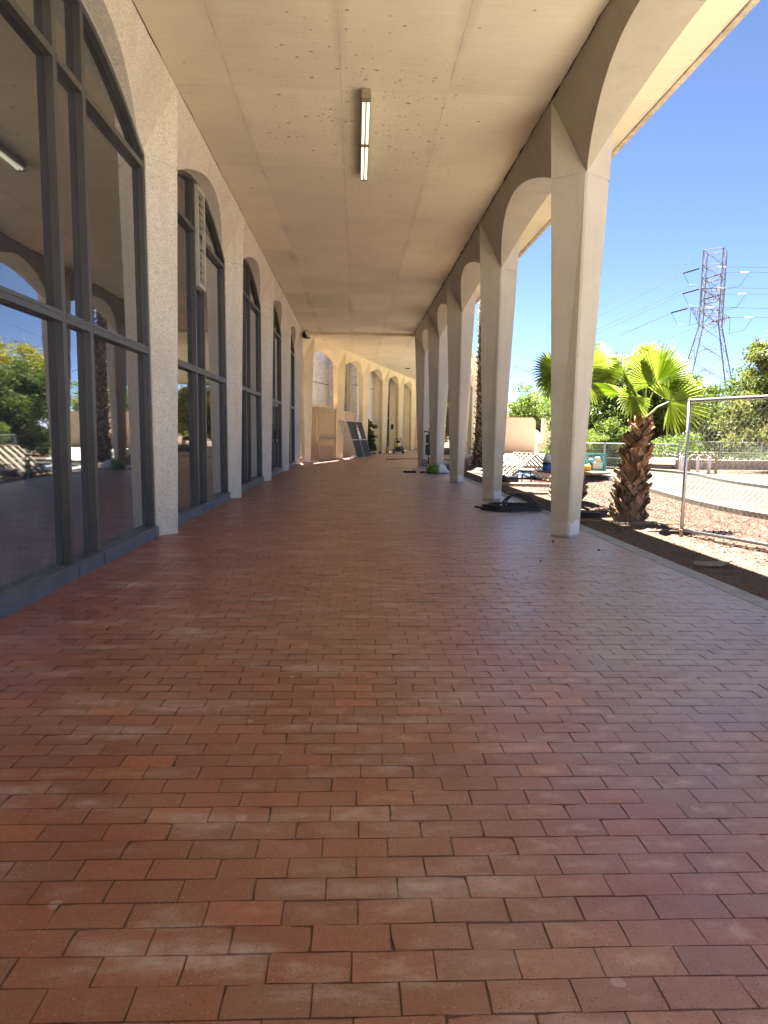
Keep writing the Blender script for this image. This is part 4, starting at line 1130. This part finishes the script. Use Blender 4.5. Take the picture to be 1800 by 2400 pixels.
m_ = MB(); m_.box((.5,0,.36), (.55,.12,.12)); m_.tube([(.5,0,.4),(.5,0,0)], .04, 7); m_.build('bypass', 'pvc', bf)

# ------------------------------------------------------------------ table and things on it
tb = thing('round_table', 'round brown pedestal table partly hidden by the nearest right column', 'table', (3.93, 12.35, GZ))
m_ = MB(); m_.lathe([(.60,.70),(.645,.705),(.645,.735),(.62,.742)], 36); m_.build('tabletop', 'tabletop', tb)
m_ = MB(); m_.lathe([(.05,.03),(.05,.68),(.12,.70)], 12); m_.build('pedestal', 'black', tb)
for q in range(4):
    m_ = MB(); a = q*PI/2+.2; m_.tube([(.04*math.cos(a),.04*math.sin(a),.12),(.36*math.cos(a),.36*math.sin(a),.02)], [.03,.018], 6); m_.build('foot', 'black', tb)
TZ = GZ+.742
jg = thing('water_jug', 'milky plastic jug with blue lower half at the left of the round table', 'jug', (3.42, 12.25, TZ))
m_ = MB(); m_.lathe([(.075,0),(.08,.01),(.08,.11)], 16); m_.build('blue_tub', 'blue', jg, True)
m_ = MB(); m_.lathe([(.083,.11),(.083,.145)], 16); m_.build('dark_band', 'black', jg)
m_ = MB(); m_.lathe([(.075,.145),(.075,.22),(.05,.27),(.022,.29),(.022,.31)], 16); m_.tube([(.06,0,.2),(.095,0,.24),(.03,0,.285)], .01, 6); m_.build('jug_body', 'milky', jg, True)
tt = thing('tote_bag', 'teal tote bag with clear side showing its contents on the round table', 'bag', (4.34, 12.42, TZ))
m_ = MB()
for sx in (-.165, .165):
    for sy in (-.07, .07): m_.bar((sx,sy,0),(sx,sy,.31), .045, .018, (1,0,0))
for sy in (-.07,.07):
    m_.bar((-.14,sy,.015),(.14,sy,.015), .03, .018); m_.bar((-.14,sy,.295),(.14,sy,.295), .035, .018)
for sx in (-.165,.165): m_.box((sx,0,.15), (.012,.12,.3))
m_.box((0,0,.004), (.33,.15,.008)); m_.build('frame', 'teal', tt)
m_ = MB()
for sx in (-.06,.07): m_.bar((sx-.02,-.085,.31),(sx+.03,-.088,.19), .03, .006, (1,0,0))
m_.build('strap', 'teal', tt)
for nm, mt, p, s_ in (('folded_cloth','white_bag',(.04,0,.09),(.20,.10,.14)), ('pink_cloth','pinkwall',(.06,.0,.2),(.12,.09,.1)), ('dark_pouch','tabletop',(-.09,-.01,.07),(.10,.10,.12)), ('blue_pouch','teal',(-.07,.01,.17),(.10,.08,.09))):
    m_ = MB(); m_.bbox(p, s_, .02); m_.build(nm, mt, tt)
yb = thing('yellow_box', 'small yellow and black box beside the teal tote on the table', 'box', (4.06, 12.2, TZ))
m_ = MB(); m_.bbox((0,0,.055), (.24,.14,.10), .015); m_.build('body', 'yellow', yb); m_ = MB(); m_.bbox((-.075,-.003,.05), (.08,.146,.07), .01); m_.build('dark_label', 'black', yb); m_ = MB(); m_.box((0,0,.109), (.2,.1,.006)); m_.build('lid', 'white', yb)

# ------------------------------------------------------------------ cream slatted A-frame, stool, tarps, bits
af = thing('slatted_rack', 'cream slatted panels propped together like a tent beyond the second column', 'rack', (4.86, 19.7, GZ), R(15))
zt_ = .84
for sx, x1 in ((-1, 1.0), (1, .95)):
    f = MB(); y0_, y1_ = -.62, .64
    f.tube([(0,y0_,zt_),(0,y1_,zt_)], .03, 8); f.tube([(sx*x1,y0_,.04),(sx*x1,y1_,.04)], .03, 8)
    for y_ in (y0_, y1_): f.tube([(0,y_,zt_),(sx*x1,y_,.04)], .032, 8)
    f.build('side_frame', 'pvc', af, True)
    for q in range(4):
        s_ = MB(); y_ = -.40+q*.27; s_.bar((sx*.02,y_,zt_-.015),(sx*(x1-.02),y_,.055), .03, .11, (-sx*.6,0,1)); s_.build('slat', 'pvc', af)
m_ = MB()
m_.lathe([(.19,.40),(.205,.405),(.205,.43),(.19,.44)], 20); st = thing('side_stool', 'low round white stool with thin dark legs in front of the slatted rack', 'stool', (4.72, 18.9, GZ)); m_.build('seat', 'white', st)
for q in range(4):
    a = q*PI/2+.5; m_ = MB(); m_.tube([(.13*math.cos(a),.13*math.sin(a),.405),(.19*math.cos(a),.19*math.sin(a),0)], .012, 6); m_.build('leg', 'mesh_dark', st)
def sheet(name, label, cx, cy, lx, ly, mat, rz=0., amp=.03):
    b = MB(); n = 16; vs = []
    for i in range(n+1):
        for j in range(n+1):
            x, y = lx*(i/n-.5), ly*(j/n-.5); vs.append((x+random.gauss(0,.02), y+random.gauss(0,.02), .02+amp*abs(random.gauss(0,1))))
    b.add(vs, [(i*(n+1)+j,(i+1)*(n+1)+j,(i+1)*(n+1)+j+1,i*(n+1)+j+1) for i in range(n) for j in range(n)])
    o = b.build(name, mat); o.location = (cx,cy,GZ); o.rotation_euler = (0,0,rz); return tag(o, label, 'tarp')
sheet('tarp', 'grey plastic tarp spread on the ground behind the slatted rack', 5.7, 23.0, 2.6, 3.2, 'tarp', .2, .04)
m_ = MB(); m_.tube([(3.30,18.3,GZ+.06),(5.3,18.0,GZ+.06)], .05, 8); tag(m_.build('plastic_pipe', 'pvc'), 'long cream plastic pipe lying on the gravel behind the hose coil', 'pipe')
m_ = MB(); m_.bar((3.5,15.9,GZ+.03),(4.9,15.75,GZ+.03), .05, .10); tag(m_.build('timber_plank', 'deadleaf'), 'thin weathered plank on the gravel beyond the hose coil', 'plank')
bgk = thing('black_bag', 'black duffel bag slumped in front of the slatted rack', 'bag', (4.22, 18.75, GZ)); sack(-.22,.22,.17,.30,9).build('body', 'black', bgk, True)
m_ = MB(); m_.tube([(-.1,0,.28),(-.05,-.02,.40),(.08,-.02,.40),(.12,0,.28)], .014, 5); m_.build('handle', 'black', bgk)
hc = thing('folded_cart', 'folded black wheeled cart leaning left of the second right column', 'cart', (3.40, 18.2, GZ))
m_ = MB(); m_.tube([(.0,0,.12),(.02,.0,.68)], .02, 6); m_.tube([(.09,.0,.12),(.11,.0,.68)], .02, 6); m_.tube([(.02,0,.68),(.11,0,.68)], .02, 6); m_.box((.06,-.02,.35), (.07,.03,.4)); m_.build('frame', 'black', hc)
for x_ in (-.02,.12):
    m_ = MB(); m_.tube([(x_-.015,0,.12),(x_+.015,0,.12)], .12, 14); m_.build('wheel', 'rubber', hc)
for yy_, ll, lb in ((11.55, .62, 'nearer short black bar on the dirt left of the small palm'), (12.1, .42, 'farther short black bar on the dirt left of the small palm')):
    m_ = MB(); m_.bar((0,0,.05),(ll,-.16,.05), .08, .09); o = m_.build('black_bar', 'black'); o.location = (3.50, yy_, GZ); tag(o, lb, 'bar', 'black bars on the dirt')
m_ = MB(); m_.add([(0,0,.03),(.30,.02,.012),(.52,.16,.05),(.46,.19,.03),(.25,.10,.05),(.02,.06,.06)], [(0,1,4,5),(1,2,3,4)]); o = m_.build('dead_leaf', 'deadleaf'); o.location = (3.56, 7.0, GZ+.01); tag(o, 'dry curled leaf on the shaded dirt near the kerb', 'leaf')
for q in range(9):
    x_, y_ = ((-1.55,13.6),(-1.75,15.8),(-1.2,17.5),(2.4,8.2),(1.9,6.9),(-1.9,19.6),(2.75,7.6),(.6,20.1),(-1.3,22.4))[q]
    m_ = MB(); r_ = random.uniform(.010,.018); m_.lathe([(r_*.6,0),(r_,r_*.5),(r_*.5,r_*1.2)], 6); o = m_.build('debris', 'black'); o.location = (x_, y_, .001)
    tag(o, 'tiny dark crumb of debris lying on the bricks', 'debris', 'crumbs of debris on the bricks')

# ------------------------------------------------------------------ pink wall, pillar, railing, street lamp
pk = thing('pink_wall', 'freestanding pink stucco wall in the sun between the first two right columns', 'wall', (11.2, 51.2, GZ))
m_ = MB(); m_.add([(x, y, z) for y in (-.25,.25) for x, z in ((-2.6,0),(2.05,0),(2.05,2.42),(1.85,2.62),(-2.6,2.62))], [(4,3,2,1,0),(5,6,7,8,9),(0,1,6,5),(1,2,7,6),(2,3,8,7),(3,4,9,8),(4,0,5,9)]); m_.build('wall', 'pinkwall', pk)
m_ = MB(); m_.box((-.4,0,2.645), (4.5,.56,.04)); m_.build('coping', 'rail', pk)
pl = thing('concrete_pillar', 'tall buff concrete pillar with bent pipe hoop on top', 'pillar', (14.7, 51.5, GZ))
m_ = MB(); m_.box((-.28,0,1.32), (1.05,.7,2.64)); m_.box((.76,.0,1.32), (1.02,.68,2.64)); m_.build('shaft', 'stucco', pl)
m_ = MB(); m_.tube([(-.72,0,2.6),(-.70,0,3.0),(-.5,0,3.22),(-.2,0,3.25),(1.0,0,3.25)], .06, 8); m_.build('hoop', 'rail', pl, True)
rl = thing('steel_railing', 'thin tan steel railing between the pink wall and the pillar', 'railing', (13.3, 53.0, GZ))
m_ = MB()
for q in range(9): m_.tube([(q*.13,0,0),(q*.13,0,1.15)], .014, 5)
m_.tube([(0,0,1.16),(1.05,0,1.16)], .025, 6); m_.build('bars', 'rail', rl)
m_ = MB(); m_.bbox((0,0,.38), (.42,.42,.76), .03); m_.bbox((0,0,.79), (.46,.46,.06), .015); o = m_.build('litter_bin', 'stucco'); o.location = (13.75,51.3,GZ); tag(o, 'square tan litter bin at the foot of the railing', 'bin')
sl_ = thing('street_lamp', 'thin dark lamp post standing far off beyond the right colonnade', 'street lamp', (9.7, 60.5, GZ))
m_ = MB(); m_.tube([(0,0,0),(0,0,3.6)], [.07,.045], 8); m_.build('pole', 'black', sl_); m_ = MB(); m_.bbox((0,0,3.75), (.34,.34,.3), .05); m_.build('lamp_head', 'black', sl_); m_ = MB(); m_.bbox((0,0,.3), (.3,.3,.6), .03); m_.build('base', 'stucco', sl_)

# ------------------------------------------------------------------ lattice tower and its wires
TX, TY = 76.3, 150.
tw = thing('lattice_tower', 'tall steel lattice transmission tower above the trees at right', 'tower', (TX, TY, GZ))
arm = Vector((.8,.6,0)); perp = Vector((-.6,.8,0))
def corner(q, z):
    hd = 2.75 if z > 25.3 else 2.75+(25.3-z)*.285
    if z > 38.6: hd = 2.75
    a = R(97)+q*PI/2
    return Vector((hd*math.cos(a), hd*math.sin(a), z))
legs = MB()
for q in range(4): legs.tube([corner(q,0), corner(q,25.3), corner(q,41.)], [.15,.15,.13], 5)
legs.build('leg', 'tower', tw)
br = MB()
lv = [0,7,13,18,22,25.3,28.3,30.6,32.9,35.2,37.8,41.]
for z0, z1 in zip(lv[:-1], lv[1:]):
    for q in range(4):
        a, b_ = q, (q+1) % 4
        br.tube([corner(a,z0), corner(b_,z1)], .055, 4); br.tube([corner(b_,z0), corner(a,z1)], .055, 4)
        if z0 > 20 or z0 == 0: br.tube([corner(a,z1), corner(b_,z1)], .07, 4)
        if z0 < 22:
            m0 = (corner(a,z0)+corner(b_,z1))*.5; br.tube([m0, corner(a,(z0+z1)/2)], .05, 4); br.tube([m0, corner(b_,(z0+z1)/2)], .05, 4)
br.build('bracing', 'tower', tw)
tips = []
for z, L_ in ((28.1, 8.9), (32.6, 4.6)):
    am = MB()
    for sg in (1, -1):
        tip = arm*sg*L_+Vector((0,0,z))
        for q in range(4):
            c0 = corner(q, z); c1 = corner(q, z-2.6)
            if c0.dot(arm)*sg > -.5:
                am.tube([c0, tip], .085, 4); am.tube([c1, tip], .075, 4)
                for f in (.25,.5,.75): am.tube([c0.lerp(tip,f), c1.lerp(tip,f)], .045, 4); am.tube([c0.lerp(tip,f), c1.lerp(tip,max(0,f-.25))], .04, 4)
        tips.append(tip)
    am.build('cross_arm', 'tower', tw)
att = [(tips[0], 1), (tips[1], -1), (tips[2], 1), (tips[3], -1), (corner(3,36.6), 1), (corner(1,37.4), -1)]
DL = Vector((-.12,1.,.0)).normalized(); DR = Vector((1,-.12,0)).normalized()
att_top = [corner(0,41.), corner(1,41.)]
jl = MB()
WP = []
for tip, sg in att:
    dL = (DL+Vector((-.9,-.35,-.06))*.9).normalized(); dL = Vector((-.62,.78,-.13)).normalized()
    a = tip+dL*.7; b_ = tip+dL*4.2
    ins = MB(); insr = MB(); ins.tube([tip, a], .05, 4); ins.tube([a.lerp(b_, q/12) for q in range(13)], [.20 if q % 2 else .13 for q in range(13)], 6)
    c_ = tip+Vector((.97,-.2,0)).normalized()*3.0; d2 = tip+Vector((.97,-.2,0)).normalized()*4.8
    insr.tube([c_.lerp(d2, q/8) for q in range(9)], [.15 if q % 2 else .09 for q in range(9)], 6)
    ins.build('insulator', 'insulator', tw); insr.build('pale_insulator', 'glass_insulator', tw)
    jl.tube([tip, c_], .05, 4)
    mid_ = (b_+d2)*.5+Vector((0,0,-4.2)); lo = tip+Vector((0,0,-3.6))
    jl.tube([b_, b_.lerp(lo,.35)+Vector((0,0,-1.5)), lo, d2.lerp(lo,.35)+Vector((0,0,-1.5)), d2], .04, 4)
    jl.tube([tip, lo], .05, 4)
    WP.append((b_, d2))
jl.build('jumper', 'cable', tw)
def cable(p, q, sag, r_, n=26):
    return [(p[0]+(q[0]-p[0])*f, p[1]+(q[1]-p[1])*f, p[2]+(q[2]-p[2])*f-sag*4*f*(1-f)) for f in np.linspace(0,1,n)]
wi = 0
base_v = Vector((TX,TY,GZ))
for (b_, d2) in WP:
    for side, end, sag in (('left', Vector((b_.x-42, b_.y+330, b_.z-1)), 7), ('right', Vector((d2.x+230, d2.y-70, d2.z+2)), 4)):
        m_ = MB(); p = b_ if side == 'left' else d2
        m_.tube(cable(p+base_v, end+base_v, sag, .03), .042, 4)
        z_ = 'lower' if b_.z < 29 else 'middle' if b_.z < 34 else 'upper'
        arm_ = 'near' if b_.y < 0 else 'far'
        tag(m_.build('power_line', 'cable'), f'{z_} power line leaving the {arm_} side of the lattice tower towards the {side}', 'cable', 'power lines of the lattice tower')
for q, tpt in enumerate(att_top):
    m_ = MB(); m_.tube(cable(tpt+base_v, tpt+base_v+Vector((-44,330,0)), 6, .02), .03, 4)
    tag(m_.build('power_line', 'cable'), 'thin earth wire from the top of the lattice tower, ' + ('rear corner' if q == 0 else 'left corner'), 'cable', 'power lines of the lattice tower')
m_ = MB(); m_.tube(cable(Vector((9.0,40,5.2)), Vector((22,46,3.4)), .5, .02), .014, 4); tag(m_.build('overhead_cable', 'cable'), 'single low cable crossing the sky left of the nearest right column', 'cable')

# ------------------------------------------------------------------ mountains
b = MB(); n = 70; rn = random.Random(5)
az = np.linspace(R(-10), R(60), n); hh = [0]*n
prof = [60+70*math.exp(-((a-R(15))/R(9))**2)+45*math.exp(-((a-R(30))/R(7))**2)+18*math.sin(a*31)+9*math.sin(a*77+1)+rn.gauss(0,4) for a in az]
rings = []
for k_, (dist, sc) in enumerate(((2700,0.),(2850,.45),(3000,1.),(3200,.4))):
    rings.append([(dist*math.sin(a), dist*math.cos(a), GZ-1+max(0,prof[i]*sc*(1+rn.gauss(0,.08)))) for i, a in enumerate(az)])
b.loft(rings, False, False)
tag(b.build('hills', 'hill'), 'distant desert mountains on the horizon, haze painted in as blue grey', kind='structure')

# ------------------------------------------------------------------ light
EL, AZ = R(63), R(-9)
sd = Vector((math.cos(EL)*math.sin(AZ), math.cos(EL)*math.cos(AZ), math.sin(EL)))
sun = D.lights.new('sun', 'SUN'); sun.energy = 5.0; sun.angle = R(.5); sun.color = (1., .95, .87)
so = D.objects.new('sun', sun); COL.objects.link(so); so.rotation_euler = (-sd).to_track_quat('-Z', 'Y').to_euler()
so.location = (10, 20, 40)
w = D.worlds.new('World'); scene.world = w; w.use_nodes = True
nt = w.node_tree; nt.nodes.clear()
sk = nt.nodes.new('ShaderNodeTexSky'); sk.sky_type = 'NISHITA'; sk.sun_disc = False
sk.sun_elevation = EL; sk.sun_rotation = AZ; sk.altitude = 400; sk.air_density = .25; sk.dust_density = 0.; sk.ozone_density = .7
bgn = nt.nodes.new('ShaderNodeBackground'); bgn.inputs[1].default_value = .05
ou = nt.nodes.new('ShaderNodeOutputWorld')
nt.links.new(sk.outputs[0], bgn.inputs[0]); nt.links.new(bgn.outputs[0], ou.inputs[0])

# ------------------------------------------------------------------ camera
cam = D.cameras.new('camera'); co = D.objects.new('camera', cam); COL.objects.link(co)
cam.sensor_fit = 'HORIZONTAL'; cam.sensor_width = 36; cam.lens = 36*1620.12/1800; cam.clip_end = 12000; cam.clip_start = .05
pi_, ya, ro = .1137, .0418, .0136
Fv = Vector((math.sin(ya)*math.cos(pi_), math.cos(ya)*math.cos(pi_), -math.sin(pi_)))
Rv = Vector((math.cos(ya), -math.sin(ya), 0)); Uv = Rv.cross(Fv)
R2v = Rv*math.cos(ro)+Uv*math.sin(ro); U2v = -Rv*math.sin(ro)+Uv*math.cos(ro)
mw = Matrix((R2v, U2v, -Fv)).transposed().to_4x4(); mw.translation = (0,0,1.2877)
co.matrix_world = mw
scene.camera = co

scene.render.engine = 'CYCLES'
cy = scene.cycles
cy.use_denoising = True
cy.max_bounces = 10; cy.diffuse_bounces = 6; cy.glossy_bounces = 4; cy.transmission_bounces = 4; cy.transparent_max_bounces = 8
cy.sample_clamp_indirect = 8
try: cy.denoiser = 'OPENIMAGEDENOISE'
except Exception: pass
scene.view_settings.view_transform = 'Standard'; scene.view_settings.look = 'None'
scene.view_settings.exposure = 3.35; scene.view_settings.gamma = 1.0
scene.view_settings.use_curve_mapping = False
